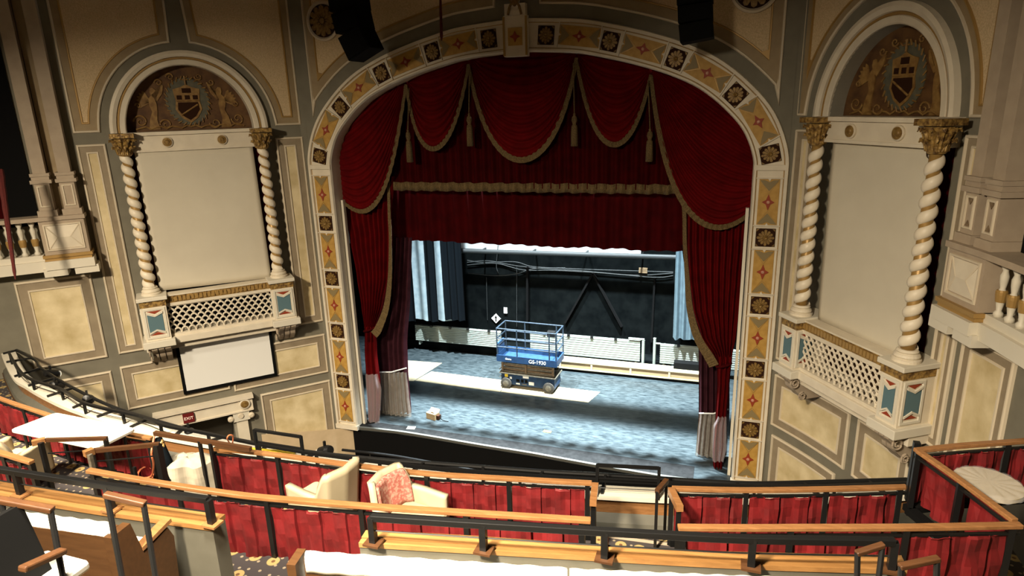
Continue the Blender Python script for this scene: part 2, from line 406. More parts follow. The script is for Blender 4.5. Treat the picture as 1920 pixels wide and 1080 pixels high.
# ---- right wall
wr = thing('wall_right', kind='structure', loc=WR(0, 0))
wall_surface(WR, 0, 6.5, -2.5, TOP, AR).build('wall_surface', 'greywall', wr, weld=True)
panel(WR, upper(1.8, 7.73, 1.66, 2.0, -.08, 3.86, 1.85, 'far'), wr, 'plaster', 'tan', .10)
panel(WR, upper(1.8, 7.73, 1.66, 2.0, -.08, 3.86, 1.85, 'near'), wr, 'plaster', 'tan', .10)
panel(WR, rect(3.46, 3.89, 2.95, 7.54), wr, 'marble', 'tanlow', .09)
panel(WR, rect(-.07, .42, 2.92, 7.52), wr, 'marble', 'tanlow', .12)
panel(WR, rect(-.05, 1.88, 1.44, 2.6), wr, 'marble')
panel(WR, rect(0, 1.68, -.7, 1.23), wr, 'marble')
panel(WR, rect(2.08, 3.35, 1.44, 2.6), wr, 'marble')
panel(WR, rect(4.02, 5.02, 2.6, 4.88), wr, 'marble', 'tanlow', .12)
# return walls beyond the boxes, side walls of the house
e1 = WL(8.0, 0); e2 = WR(6.5, 0)
MB().add([(e1.x, e1.y, -2.5), (e1.x - .5, -22, -2.5), (e1.x - .5, -22, TOP), (e1.x, e1.y, TOP)], [(0, 1, 2, 3)]).build('wall_house_left', 'greywall', tagd=(None, None, None, 'structure'))
MB().add([(e2.x, e2.y, -2.5), (e2.x + .5, -22, -2.5), (e2.x + .5, -22, TOP), (e2.x, e2.y, TOP)], [(0, 1, 2, 3)]).build('wall_house_right', 'greywall', tagd=(None, None, None, 'structure'))

# ------------------------------------------------------------------ proscenium wall and arch
half = [(0, 9.46), (.61, 9.43), (1.29, 9.37), (1.90, 9.24), (2.54, 9.07), (3.16, 8.86), (3.75, 8.58), (4.28, 8.17), (4.72, 7.67), (4.97, 7.07), (5.0, 6.55), (5.0, 6.16)]
arc = [Vector((p.x, p.y)) for p in catmull([Vector((a, b, 0)) for a, b in half], 4)]
def offcurve(d, lowz=None):
    out = []
    for i, p in enumerate(arc):
        a = arc[max(0, i - 1)]; b = arc[min(len(arc) - 1, i + 1)]; t = (b - a).normalized()
        if i == 0: t = Vector((1, 0))
        if i == len(arc) - 1: t = Vector((0, -1))
        out.append((p.x - t.y * d, p.y + t.x * d))
    if lowz is not None: out.append((out[-1][0], lowz))
    return out
wp = thing('wall_proscenium', kind='structure', loc=(0, 0, 0))
mb = MB()
oc = offcurve(.3)
for sgn in (-1, 1):
    for a, b in zip(oc, oc[1:]):
        if abs(a[0] - b[0]) > 1e-4: mb.add([(sgn * a[0], 0, a[1]), (sgn * b[0], 0, b[1]), (sgn * b[0], 0, TOP), (sgn * a[0], 0, TOP)], [(0, 1, 2, 3)])
    mx = max(p[0] for p in oc); zz = oc[-1][1]
    mb.add([(sgn * mx, 0, -2.5), (sgn * 5.47, 0, -2.5), (sgn * 5.47, 0, TOP), (sgn * mx, 0, TOP)], [(0, 1, 2, 3)])
mb.build('wall_surface', 'greywall', wp, weld=True)
go = offcurve(.58)
def spand(sg):
    pts = [p for p in go if p[0] >= .34 and p[1] > 7.95]
    poly = [(sg * .34, TOP - .3)] + [(sg * p[0], p[1]) for p in pts if p[0] < 5.03] + [(sg * 5.06, 7.95), (sg * 5.06, TOP - .3)]
    return poly
for sg in (-1, 1): panel(WP, spand(sg), wp, 'plaster', 'tan', .17)
for sg in (-1, 1):
    c = (sg * 4.50, 10.02 if sg < 0 else 10.0); rot = Matrix.Rotation(R(90), 3, 'X')
    rb = MB().lathe((c[0], -.02, c[1]), [(.42, .0), (.42, .07), (.38, .09), (.35, .05), (.0, .05)], 40, rot).build('spandrel_medallion', 'bead', wp, smooth=False)
    m2 = MB(); m2.lathe((c[0], -.075, c[1]), [(.345, 0), (.345, .012), (0, .012)], 36, rot); m2.build('medallion_field', 'brownbase', rb)
    m3 = MB(); m3.lathe((c[0], -.09, c[1]), [(.07, 0), (.06, .04), (0, .05)], 16, rot)
    for k in range(12):
        a = k * PI / 6
        pet = [(0.08, -.012), (.2, -.06), (.3, -.05), (.33, 0), (.3, .05), (.2, .06), (.08, .012)]
        m3.wprism(WP, [(c[0] + p * cos(a) - q * sin(a), c[1] + p * sin(a) + q * cos(a)) for p, q in pet], .085, .115)
    m3.build('flower', 'rosegold', rb)

pa = thing('proscenium_arch', 'ivory arch framing the stage, inlaid with gold star panels and carved rosettes', 'arch', (0, -.02, 0))
full = [(-x, z) for x, z in reversed(half[:-1] + [(5.0, 5.5), (5.0, 4.0), (5.0, 2.0), (5.0, .02)])] + [(x, z) for x, z in half[1:-1] + [(5.0, 5.5), (5.0, 4.0), (5.0, 2.0), (5.0, .02)]]
def densify(L, n=5): return [Vector((p.x, p.y)) for p in catmull([Vector((a, b, 0)) for a, b in L], n)]
fc = densify(full)
def sweepband(path, prof):
    mb = MB(); rows = []
    for i, p in enumerate(path):
        a = path[max(0, i - 1)]; b = path[min(len(path) - 1, i + 1)]; t = (b - a).normalized(); nrm = Vector((-t.y, t.x))
        rows.append([(p.x + nrm.x * d, -o, p.y + nrm.y * d) for d, o in prof])
    k = len(prof)
    for r1, r2 in zip(rows, rows[1:]): mb.add(r1 + r2, [(i, i + 1, k + i + 1, k + i) for i in range(k - 1)])
    return mb
sweepband(fc, [(-.31, -.35), (-.31, .04), (-.29, .09), (-.255, .09), (-.245, .05), (-.20, .05), (.20, .05), (.245, .05), (.255, .09), (.31, .09), (.33, .02), (.33, -.02)]).build('frame', 'white', pa)
sweepband(fc, [(-.252, .052), (-.240, .056), (-.232, .052)]).build('inner_gold_line', 'goldline', pa)
sweepband(fc, [(.232, .052), (.240, .056), (.252, .052)]).build('outer_gold_line', 'goldline', pa)
for sg in (-1, 1):
    MB().box((sg * 4.64, .22, 3.0), (.06, .10, 6.0)).build('jamb_strip', 'ledgewhite', pa)
    MB().box((sg * 5.0, -.075, 6.82), (.60, .05, .10)).build('impost_bar', 'white', pa)
    MB().box((sg * 5.0, -.06, .0), (.66, .12, .12)).build('plinth', 'white', pa)
# star panel prototype, local: x across, z along, facing -y
def star_proto():
    W_, H_ = .185, .44
    loc = lambda a, b, o=0: Vector((a, -o, b))
    mb = MB().wprism(loc, [(-W_, -H_), (W_, -H_), (W_, H_), (-W_, H_)], .0, .018); o = mb.build('star_panel', 'ochre', pa, local=True)
    m = MB()
    for s in (-1, 1):
        # swallow-tail leaves at the ends
        m.wprism(loc, [(-W_ + .012, s * (H_ - .012)), (-.08, s * (H_ - .02)), (0, s * (H_ - .055)), (.08, s * (H_ - .02)), (W_ - .012, s * (H_ - .012)), (.10, s * .33), (0, s * .215), (-.10, s * .33)], .018, .028)
    m.build('leaf', 'leafgrey', o, local=True)
    m = MB(); P = []
    for k in range(4):
        a = PI / 2 * k; r0 = .155 if k % 2 else .115; P.append((r0 * cos(a), r0 * sin(a))); a += PI / 4
        P.append((.06 * cos(a), .06 * sin(a)))
    m.wprism(loc, P, .018, .034); m.build('diamond', 'redpaint', o, local=True)
    MB().lathe((0, -.034, 0), [(.034, 0), (.026, .014), (0, .018)], 12, Matrix.Rotation(R(90), 3, 'X')).build('boss', 'pinkdot', o, local=True)
    m = MB()
    for sx in (-1, 1):
        for sz in (-1, 1): m.bar((sx * .0, -.021, sz * .17), (sx * .172, -.021, sz * .41), .009)
    m.build('inlay_line', 'goldline', o, local=True)
    m = MB()
    for s in (-1, 1): m.wprism(loc, [(-.245, s * .47), (-.245, s * .452), (-.03, s * .452), (0, s * .40), (.03, s * .452), (.245, s * .452), (.245, s * .47)], .005, .036)
    m.build('divider', 'white', o, local=True)
    return o
def rosette_proto():
    loc = lambda a, b, o=0: Vector((a, -o, b)); W_ = .18
    o = MB().wprism(loc, [(-W_, -W_), (W_, -W_), (W_, W_), (-W_, W_)], 0, .016).build('rosette_panel', 'brownbase', pa, local=True)
    m = MB(); rot = Matrix.Rotation(R(90), 3, 'X')
    m.lathe((0, -.016, 0), [(.045, 0), (.045, .03), (.03, .045), (0, .03)], 14, rot)
    for k in range(12):
        a = k * PI / 6; L_ = .15 if k % 3 else .165
        pet = [(.045, -.008), (.09, -.022), (L_ - .02, -.026), (L_, -.004), (L_ - .012, 0), (L_, .004), (L_ - .02, .026), (.09, .022), (.045, .008)]
        m.wprism(loc, [(p * cos(a) - q * sin(a), p * sin(a) + q * cos(a)) for p, q in pet], .014, .034)
    for sx in (-1, 1):
        for sz in (-1, 1): m.wprism(loc, [(sx * .17, sz * .17), (sx * .17, sz * .12), (sx * .145, sz * .145), (sx * .12, sz * .17)], .014, .03)
    m.build('flower', 'rosegold', o, local=True)
    return o
sp = star_proto(); rp = rosette_proto(); used = {'s': False, 'r': False}
def place_motif(kind, x, z, ang, sc=1.0):
    src = sp if kind == 's' else rp
    o = src if not used[kind] else copytree(src, pa)
    used[kind] = True
    o.parent = pa; o.location = (x, -.031, z); o.rotation_euler = (0, ang, 0); o.scale = (1, 1, sc)
for sg in (-1, 1):
    for k in range(9): place_motif('s' if k % 2 == 0 else 'r', sg * 5.0, 6.16 - .695 * k, 0)
    for k in range(9):
        x, z = half[k + 1]; a = Vector(half[k]); b = Vector(half[k + 2]) if k < 8 else Vector((5.0, 6.5)); t = b - a
        ang = math.atan2(-t.y, t.x) if sg > 0 else math.atan2(t.y, t.x)
        place_motif('r' if k % 2 == 0 else 's', sg * x, z, ang + PI / 2, .93)
# keystone
ks = MB().box((0, -.10, 9.44), (.50, .16, .78)).build('keystone', 'white', pa, bevel=.012)
MB().box((-.235, -.19, 9.44), (.04, .03, .74)).box((.235, -.19, 9.44), (.04, .03, .74)).build('keystone_gilding', 'goldline', ks)
MB().box((0, -.185, 9.43), (.30, .02, .34)).build('keystone_panel', 'ochre', ks)
MB().wprism(WP, [(0, 9.54), (.035, 9.465), (.115, 9.43), (.035, 9.395), (0, 9.32), (-.035, 9.395), (-.115, 9.43), (-.035, 9.465)], .19, .215).build('keystone_diamond', 'redpaint', ks)
MB().box((0, -.10, 9.88), (.44, .14, .12)).box((-.15, -.10, 9.99), (.14, .14, .12)).box((.15, -.10, 9.99), (.14, .14, .12)).box((0, -.1, 10.03), (.14, .14, .2)).build('stepped_crest', 'white', ks)
m = MB()
for s in (-1, 1): m.bar((s * .14, -.18, 9.84), (s * .10, -.18, 10.0), .04); m.bar((s * .10, -.18, 10.0), (0, -.18, 10.12), .04)
for k in range(5): m.bar((0, -.18, 10.0), (.11 * sin((k - 2) * .5), -.19, 10.05 + .12 * cos((k - 2) * .5)), .03)
m.build('gilt_plume', 'rosegold', ks)
# plain band round the outside of the arch and edge trim on the wall
# ------------------------------------------------------------------ mural niches
def scroll(cx, cz, r, turns, sgn, wall, off, n=40):
    pts = []
    for k in range(n + 1):
        t = k / n; a = sgn * turns * 2 * PI * t; rr = r * (1 - .85 * t); pts.append(wall(cx + rr * cos(a), cz + rr * sin(a), off))
    return pts
def arch_feature(wall, A, parent, side):
    c, zb, rx, rz = A; kz = rz / rx
    def band(prof, name, m, n=44):
        mb = MB(); rows = []
        for k in range(n + 1):
            a = PI * k / n; rows.append([wall(c + (rx + d) * cos(a), zb + (rz + d * kz * .9) * sin(a), o) for d, o in prof])
        q = len(prof)
        for r1, r2 in zip(rows, rows[1:]): mb.add(r1 + r2, [(i, i + 1, q + i + 1, q + i) for i in range(q - 1)])
        return mb.build(name, m, parent)
    band([(0, -.32), (0, .02)], 'arch_reveal', 'greylight' if side == 'R' else 'white')
    band([(0, .0), (0, .05), (.02, .07), (.11, .07), (.12, .045)], 'arch_inner_moulding', 'white')
    band([(.12, .045), (.13, .06), (.155, .06), (.165, .045)], 'arch_gilt_bead', 'goldline')
    band([(.165, .045), (.175, .09), (.24, .12), (.30, .10), (.31, 0)], 'arch_outer_moulding', 'white')
    # mural
    poly = [(c + (rx + .02) * cos(PI * k / 40), zb + (rz + .02) * sin(PI * k / 40)) for k in range(41)]
    mu = field(wall, poly, -.30).build('mural', 'mural', parent)
    sx = rx / 1.27; zc = zb + .62 * rz / 1.37
    T = lambda p, q: (c + p * sx, zb + q * rz / 1.37)
    m = MB(); n = 40; o0, o1 = -.298, -.280
    m.wprism(wall, [T(.44 * cos(2 * PI * k / n), .62 + .50 * sin(2 * PI * k / n)) for k in range(n)], o0, o1); m.build('wreath', 'muralblue', mu)
    m = MB(); m.wprism(wall, [T(*p) for p in [(-.27, .88), (-.12, .92), (0, .98), (.12, .92), (.27, .88), (.24, .62), (.27, .45), (.16, .27), (0, .16), (-.16, .27), (-.27, .45), (-.24, .62)]], -.28, -.262); m.build('shield', 'muralgold', mu)
    m = MB(); m.wprism(wall, [T(*p) for p in [(-.20, .60), (.20, .60), (.22, .45), (.12, .30), (0, .22), (-.12, .30), (-.22, .45)]], -.262, -.255)
    m.wprism(wall, [T(*p) for p in [(-.09, .90), (.09, .90), (.09, .80), (-.09, .80)]], -.262, -.255)
    for x in (-.16, 0, .16): m.wprism(wall, [T(x - .05, .66), T(x + .05, .66), T(x + .05, .75), T(x - .05, .75)], -.262, -.255)
    m.build('shield_field', 'brownbase', mu)
    m = MB(); m.tube([wall(*T(-.19, .55), -.25), wall(*T(.17, .33), -.25)], .018, 6); m.tube([wall(*T(-.22, .63), -.25), wall(*T(.22, .63), -.25)], .012, 6)
    m.tube([wall(*T(0, .98), -.25), wall(*T(0, 1.16), -.25)], .02, 6); m.tube([wall(*T(-.06, 1.08), -.25), wall(*T(.06, 1.08), -.25)], .014, 6)
    for k in range(28):
        a = 2 * PI * k / 28; m.tube([wall(*T(.40 * cos(a), .62 + .46 * sin(a)), -.27), wall(*T(.47 * cos(a + .12), .62 + .54 * sin(a + .12)), -.27)], .014, 5)
    m.build('shield_ornament', 'muralgold', mu)
    m = MB()
    for s in (-1, 1):
        fig = [(.60, .86), (.65, .92), (.71, .90), (.72, .82), (.70, .76), (.76, .70), (.77, .55), (.73, .42), (.80, .26), (.84, .04), (.62, .04), (.66, .24), (.63, .42), (.62, .56), (.64, .66), (.52, .84), (.47, .98), (.44, .96), (.48, .80), (.60, .64)]
        m.wprism(wall, [T(s * a, b) for a, b in fig], -.298, -.275)
        for k in range(6):
            a = R(62 - k * 17); m.wprism(wall, [T(s * (.74 + p * cos(a) - q * sin(a)), .62 + p * sin(a) + q * cos(a)) for p, q in [(0, -.015), (.22, -.03), (.27, 0), (.22, .03), (0, .015)]], -.298, -.282)
    m.build('winged_figure', 'muralgold', mu)
    m = MB()
    for s in (-1, 1):
        for (p, q, r_, tn) in [(.98, .22, .14, 1.4), (.50, .14, .12, 1.3), (.28, 1.14, .08, 1.3), (.52, 1.02, .08, 1.2), (.98, .55, .06, 1.2)]:
            pts = scroll(*T(s * p, q), r_ * sx, tn, s, wall, -.28); m.tube(pts, [.02 * (1 - .6 * k / len(pts)) for k in range(len(pts))], 6)
        m.tube([wall(*T(s * x, .08 + .03 * sin(x * 22)), -.28) for x in [.0, .1, .2, .3, .4, .5, .6, .7, .8, .9, 1.0, 1.1]], .018, 6)
    m.build('scrollwork', 'muralgold', mu)
    return mu
def niche(wall, c1, c2, pw, fo, bo, side, arch_wall, A):
    """c1, c2 pedestal centres, pw half width, fo front offset, bo back offset"""
    where = 'left' if side == 'L' else 'right'
    t = thing('wall_niche', 'ornate twisted-column niche with latticed balcony and arched mural on the %s side wall' % where, 'niche', wall((c1 + c2) / 2, 2.6, bo))
    arch_feature(arch_wall, A, t, side)
    e0, e1 = c1 + .06, c2 - .06
    en = MB().wbox(wall, e0, e1, 7.40, 7.72, bo, .16).wbox(wall, e0 - .03, e1 + .03, 7.70, 7.77, bo, .22).wbox(wall, e0, e1, 7.36, 7.41, bo, .19).build('entablature', 'white', t)
    for q in (.30, .70):
        s = c1 + (c2 - c1) * q; P = wall(s, 7.55, .16); nv = (wall(s, 7.55, 1) - wall(s, 7.55, 0)).normalized()
        rot = nv.to_track_quat('Z', 'Y').to_matrix()
        rr = MB().lathe(P, [(.115, 0), (.115, .03), (.095, .04)], 22, rot).build('medallion', 'bead', en)
        MB().lathe(P, [(.092, .02), (.092, .045), (.05, .05), (.035, .065), (0, .065)], 20, rot).build('medallion_face', 'rosegold', rr)
    MB().wbox(wall, c1 + .02, c2 - .02, 4.25, 7.4, bo, bo + .03).build('red_backing', 'velvetdark', t)
    for s in (c1, c2):
        co = .27 if side == 'L' else .20
        base = wall(s, 4.28, co); cl = MB().lathe(base, [(.20, 0), (.20, .045), (.17, .06), (.185, .09), (.17, .12), (.14, .14), (.155, .16), (.13, .19)], 24).build('twisted_column', 'white', t)
        # twisted shaft: ivory coils around a gilt core
        z0, z1 = 4.46, 7.32; n = 12.5; co_ = Vector((base.x, base.y, 0))
        MB().lathe(co_ + Vector((0, 0, z0)), [(.098, 0), (.098, .3), (.080, z1 - z0)], 20).build('gilt_core', 'goldline', cl, smooth=True)
        sh = MB(); turns = n; K = int(turns * 22); h_ = (z1 - z0) / n; hand = -1 if side == 'L' else 1
        prof = [(math.cos(R(q)), math.sin(R(q))) for q in range(-90, 91, 20)]; q_ = len(prof)
        for start in (0,):
            vs = []
            for k in range(K + 1):
                a = hand * 2 * PI * k / 22 + start; z = z0 + (z1 - z0) * k / K; tp = 1 - .15 * k / K
                for pc, ps in prof:
                    rr_ = .080 * tp + .062 * tp * pc
                    vs.append(co_ + Vector((rr_ * cos(a), rr_ * sin(a), min(z1, max(z0, z + ps * h_ * .40)))))
            sh.add(vs, [(k * q_ + i, k * q_ + i + 1, (k + 1) * q_ + i + 1, (k + 1) * q_ + i) for k in range(K) for i in range(q_ - 1)])
        sh.build('spiral_shaft', 'twist', cl, smooth=True)
        cap = MB()
        cap.lathe(base + Vector((0, 0, 3.02)), [(.11, 0), (.13, .03), (.12, .06), (.13, .12), (.17, .28), (.20, .36)], 16)
        for k in range(10):
            a = 2 * PI * k / 10
            for (h, ro) in ((.16, .17), (.30, .20)):
                aa = a + (.3 if h > .2 else 0)
                d = Vector((cos(aa), sin(aa), 0)); cap.tube([base + d * .12 + Vector((0, 0, 3.06)), base + d * (ro - .02) + Vector((0, 0, 3.02 + h)), base + d * (ro + .05) + Vector((0, 0, 3.05 + h)), base + d * (ro + .055) + Vector((0, 0, 3.01 + h))], [.03, .035, .025, .012], 6)
        nn = (wall(s, 0, 1) - wall(s, 0, 0)); rot = Matrix.Rotation(math.atan2(nn.y, nn.x), 3, 'Z')
        cap.box(base + Vector((0, 0, 3.44)), (.44, .44, .09), rot)
        cap.build('gilt_capital', 'golddark', cl)
    # pedestals
    for s in (c1, c2):
        pd = MB().wbox(wall, s - pw, s + pw, 3.28, 4.06, bo, fo).build('pedestal', 'white', t)
        MB().wbox(wall, s - pw - .05, s + pw + .05, 4.20, 4.285, bo, fo + .06).build('pedestal_cap', 'ledgewhite', pd, bevel=.012)
        MB().wbox(wall, s - pw - .01, s + pw + .01, 4.06, 4.20, bo, fo + .01).build('frieze', 'golddark', pd)
        # blue inlays on the front and the side facing the house
        m = MB(); z0, z1 = 3.40, 3.98
        V_ = lambda a, b: [(a, 3.46), ((a + b) / 2, 3.53), (b, 3.46), (b, 3.92), ((a + b) / 2, 3.85), (a, 3.92)]
        a, b = s - pw + .10, s + pw - .10
        fr = MB(); ring(fr, wall, resample(rect(s - pw + .03, s + pw - .03, 3.33, 4.03), .5), [(0, fo), (.005, fo + .02), (.045, fo + .02), (.05, fo)]); 
        sidewall = lambda q, z, o=0: wall(s + pw + o, z, fo - q)
        dpt = fo - max(bo, 0); sa, sb = .10, dpt - .06
        ring(fr, sidewall, resample(rect(.03, dpt - .0, 3.33, 4.03), .5), [(0, 0), (.005, .02), (.045, .02), (.05, 0)])
        fr.build('pedestal_frame', 'ledgewhite', pd)
        m.wprism(wall, V_(a, b), fo, fo + .012); m.wprism(sidewall, V_(sa, sb), 0, .012); m.build('blue_inlay', 'bluepaint', pd)
        rd = MB()
        for W2, x0, x1, f2 in ((wall, a, b, fo), (sidewall, sa, sb, 0)):
            rd.wprism(W2, [(x0 + .01, 3.415), ((x0 + x1) / 2, 3.48), (x1 - .01, 3.415)], f2, f2 + .01)
            rd.wprism(W2, [(x0 + .01, 3.965), ((x0 + x1) / 2, 3.90), (x1 - .01, 3.965)], f2, f2 + .01)
        rd.build('red_inlay', 'redpaint', pd)
        wt = MB()
        for W2, x0, x1, f2 in ((wall, a - .01, b + .01, fo), (sidewall, sa - .01, sb + .01, 0)):
            for zz, d in ((3.44, .07), (3.94, -.07)):
                mid = (x0 + x1) / 2
                wt.wprism(W2, [(x0, zz), (mid, zz + d), (x1, zz), (x1, zz + (.035 if d > 0 else -.035)), (mid, zz + d * 1.5), (x0, zz + (.035 if d > 0 else -.035))], f2 + .005, f2 + .03)
        wt.build('chevron', 'ledgewhite', pd)
        # console bracket with scrolls
        br = MB(); prof = []
        for k in range(13):
            u = k / 12; prof.append((3.12 - .50 * u, (fo - .02) * (1 - u) ** .8 * (1 + .10 * sin(u * 4 * PI)) + .05))
        for k in range(3):
            x0 = s - pw + .05 + k * (2 * pw - .10) / 3; x1 = x0 + (2 * pw - .10) / 3 - .02
            sec = [(bo, 3.12)] + [(o, z) for z, o in prof] + [(bo, 2.62)]
            n = len(sec); vs = [wall(x0, z, o) for o, z in sec] + [wall(x1, z, o) for o, z in sec]
            br.add(vs, [tuple(range(n)), tuple(range(n, 2 * n))] + [(i, (i + 1) % n, n + (i + 1) % n, n + i) for i in range(n)])
        for (oo, zz, rad) in ((fo - .10, 3.00, .11), (.14, 2.72, .08)):
            pts = []
            for k in range(25):
                u = k / 24; aa = PI / 2 - u * 3.2 * PI; pts.append(wall(s + pw - .02, zz + rad * (1 - .7 * u) * sin(aa), oo + rad * (1 - .7 * u) * cos(aa)))
            br.tube(pts, .018, 6)
        br.build('console_bracket', 'stucco', t)
    lf = fo - .16
    la, lb = c1 + pw, c2 - pw
    ln = MB().wbox(wall, la, lb, 3.28, 3.34, bo, lf + .03).wbox(wall, la, lb, 3.99, 4.06, bo, lf + .03).build('balcony_rail', 'white', t)
    fz = MB().wbox(wall, la, lb, 4.06, 4.22, lf - .25, lf + .02)
    fz.build('balcony_frieze', 'golddark', ln)
    m = MB()
    for k in range(26):
        x = la + (lb - la) * (k + .5) / 26; m.wbox(wall, x - .028, x + .028, 4.09, 4.19, lf + .02, lf + .04)
    m.build('leaf_relief', 'goldline', ln)
    MB().wbox(wall, la, lb, 4.22, 4.25, lf - .25, lf + .04).build('rail_cap', 'white', ln)
    # fish-scale lattice
    m = MB(); nx = 15; cw = (lb - la) / nx; nz = 7; ch = (3.99 - 3.34) / nz
    for j in range(nz):
        for i in range(-1, nx):
            x = la + (i + (1 if j % 2 == 0 else .5)) * cw; z = 3.34 + j * ch
            pts = []
            for k in range(9):
                a = PI * k / 8; xx = x + cw * .5 * cos(a); zz = z + ch * 1.22 * sin(a)
                if la - .001 <= xx <= lb + .001 and zz < 4.0: pts.append(wall(xx, zz, lf - .02))
            if len(pts) > 2: m.tube(pts, .020, 5)
    m.build('lattice', 'white', t)
    MB().wbox(wall, la, lb, 3.30, 4.05, bo + .0, bo + .02).build('lattice_backing', 'black' if side == 'L' else 'darkwood', t)
    # sill
    MB().wbox(wall, c1 - pw - .05, c2 + pw + .05, 3.12, 3.28, bo, lf + .08).wbox(wall, c1 - pw - .04, c2 + pw + .04, 2.96, 3.12, bo, lf - .06).build('sill', 'white', t, bevel=.01)
    for s in (c1, c2): MB().wbox(wall, s - pw - .07, s + pw + .07, 3.13, 3.285, bo, fo + .09).build('sill_block', 'ledgewhite', t, bevel=.012)
    return t
def twist_mat():
    m = mat('twisted_shaft_ivory_and_gilt', (.72, .64, .50), .45); return m
M['twist'] = twist_mat()
niche(WL, .94, 3.67, .25, .55, 0.0, 'L', WL, AL)
niche(WN, -.195, 2.145, .20, .42, -.30, 'R', WR, AR)
def cloth_panel(name, wall, corners, off, label, cat, mt='screen', th=.015, wave=.012):
    def fn(u, v):
        (a, b, c, d) = corners    # bl, br, tr, tl in (s, z)
        x = (a[0] * (1 - u) + b[0] * u) * (1 - v) + (d[0] * (1 - u) + c[0] * u) * v
        z = (a[1] * (1 - u) + b[1] * u) * (1 - v) + (d[1] * (1 - u) + c[1] * u) * v
        return wall(x, z, off + wave * sin(u * 5 + v * 3) + .5 * wave * sin(v * 9 - u * 4))
    return MB().grid(fn, 24, 24).build(name, mt, smooth=True, solid=th, tagd=(label, cat))
cloth_panel('cloth_screen', WL, [(1.10, 4.25), (3.50, 4.30), (3.50, 7.36), (1.13, 7.36)], .14, 'large blank off-white cloth hung in the left wall niche', 'screen')
cloth_panel('cloth_screen', WN, [(.09, 4.26), (2.0, 4.20), (1.98, 7.37), (.02, 7.37)], .06, 'large blank off-white cloth hung in the right wall niche', 'screen')
# projection screen below the left niche
t = thing('projection_screen', 'small white roll-down projection screen with black borders under the left niche', 'screen', WL(2.33, 1.7, .05))
MB().wbox(WL, 1.33, 3.32, 1.78, 2.95, .06, .08).build('screen_surface', 'screenw', t)
MB().wbox(WL, 1.26, 1.33, 1.72, 2.95, .055, .085).wbox(WL, 3.32, 3.39, 1.72, 2.95, .055, .085).wbox(WL, 1.26, 3.39, 1.70, 1.78, .055, .085).build('black_border', 'black', t)
MB().wbox(WL, 1.22, 3.43, 2.92, 3.02, .03, .14).build('screen_case', 'screenw', t)

# door surround, exit sign and pilaster on the left wall
t = thing('door_surround', 'ivory door surround with gold medallion and scrolled pilaster on the left wall', 'door surround', WL(3.0, -1, 0), kind=None)
MB().wbox(WL, 1.93, 4.08, 1.02, 1.30, 0, .16).wbox(WL, 1.90, 4.11, 1.30, 1.38, 0, .22).wbox(WL, 1.93, 4.08, .98, 1.02, 0, .19).build('lintel', 'white', t)
P = WL(2.12, 1.18, .16); rot = Vector((sin(A_), -cos(A_), 0)).to_track_quat('Z', 'Y').to_matrix()
md = MB().lathe(P, [(.13, 0), (.13, .04), (.10, .05)], 24, rot).build('medallion', 'white', t); MB().lathe(P, [(.095, .02), (.095, .05), (.06, .06), (0, .06)], 20, rot).build('medallion_face', 'rosegold', md)
pl = MB().wbox(WL, 2.10, 2.36, -1.2, .74, 0, .12).build('pilaster', 'white', t)
cp = MB().wbox(WL, 2.04, 2.42, .74, .98, 0, .16).build('pilaster_capital', 'ledgewhite', pl)
m = MB()
for q in (2.0, 2.48): m.lathe(WL(q, .84, .12), [(.07, 0), (.07, .06), (.04, .08), (0, .08)], 16, rot)
m.lathe(WL(2.24, .88, .16), [(.07, 0), (.06, .03), (0, .03)], 16, rot); m.build('volute', 'bead', cp)
MB().wbox(WL, 2.0, 4.0, -2.4, 1.1, -1.2, -1.15).wbox(WL, 2.36, 2.42, -2.4, .98, -1.1, .05).build('passage_wall', 'greylight', t)
def text_obj(name, txt, size, mat_, parent, P, right, up, depth=.004):
    cu = D.curves.new(name, 'FONT'); cu.body = txt; cu.size = size; cu.extrude = depth; cu.align_x = 'CENTER'; cu.align_y = 'CENTER'
    o = D.objects.new(name, cu); COL.objects.link(o); cu.materials.append(M[mat_])
    r = Vector(right).normalized(); u = Vector(up).normalized(); n = r.cross(u)
    mw = Matrix(((r.x, u.x, n.x, P[0]), (r.y, u.y, n.y, P[1]), (r.z, u.z, n.z, P[2]), (0, 0, 0, 1)))
    me = D.meshes.new_from_object(o); D.objects.remove(o); o = D.objects.new(name, me); COL.objects.link(o)
    if not me.materials: me.materials.append(M[mat_])
    if parent: o.parent = parent; mw = wm(parent).inverted() @ mw
    o.rotation_euler = mw.to_euler(); o.location = mw.translation
    return o
ex = MB().wbox(WL, 3.26, 3.50, 1.03, 1.25, .16, .22).build('exit_sign', 'exitred', tagd=('small dark red EXIT sign on the ivory lintel of the left wall', 'exit sign'))
text_obj('exit_lettering', 'EXIT', .10, 'exitwhite', ex, WL(3.38, 1.14, .223), (cos(A_), sin(A_), 0), (0, 0, 1))

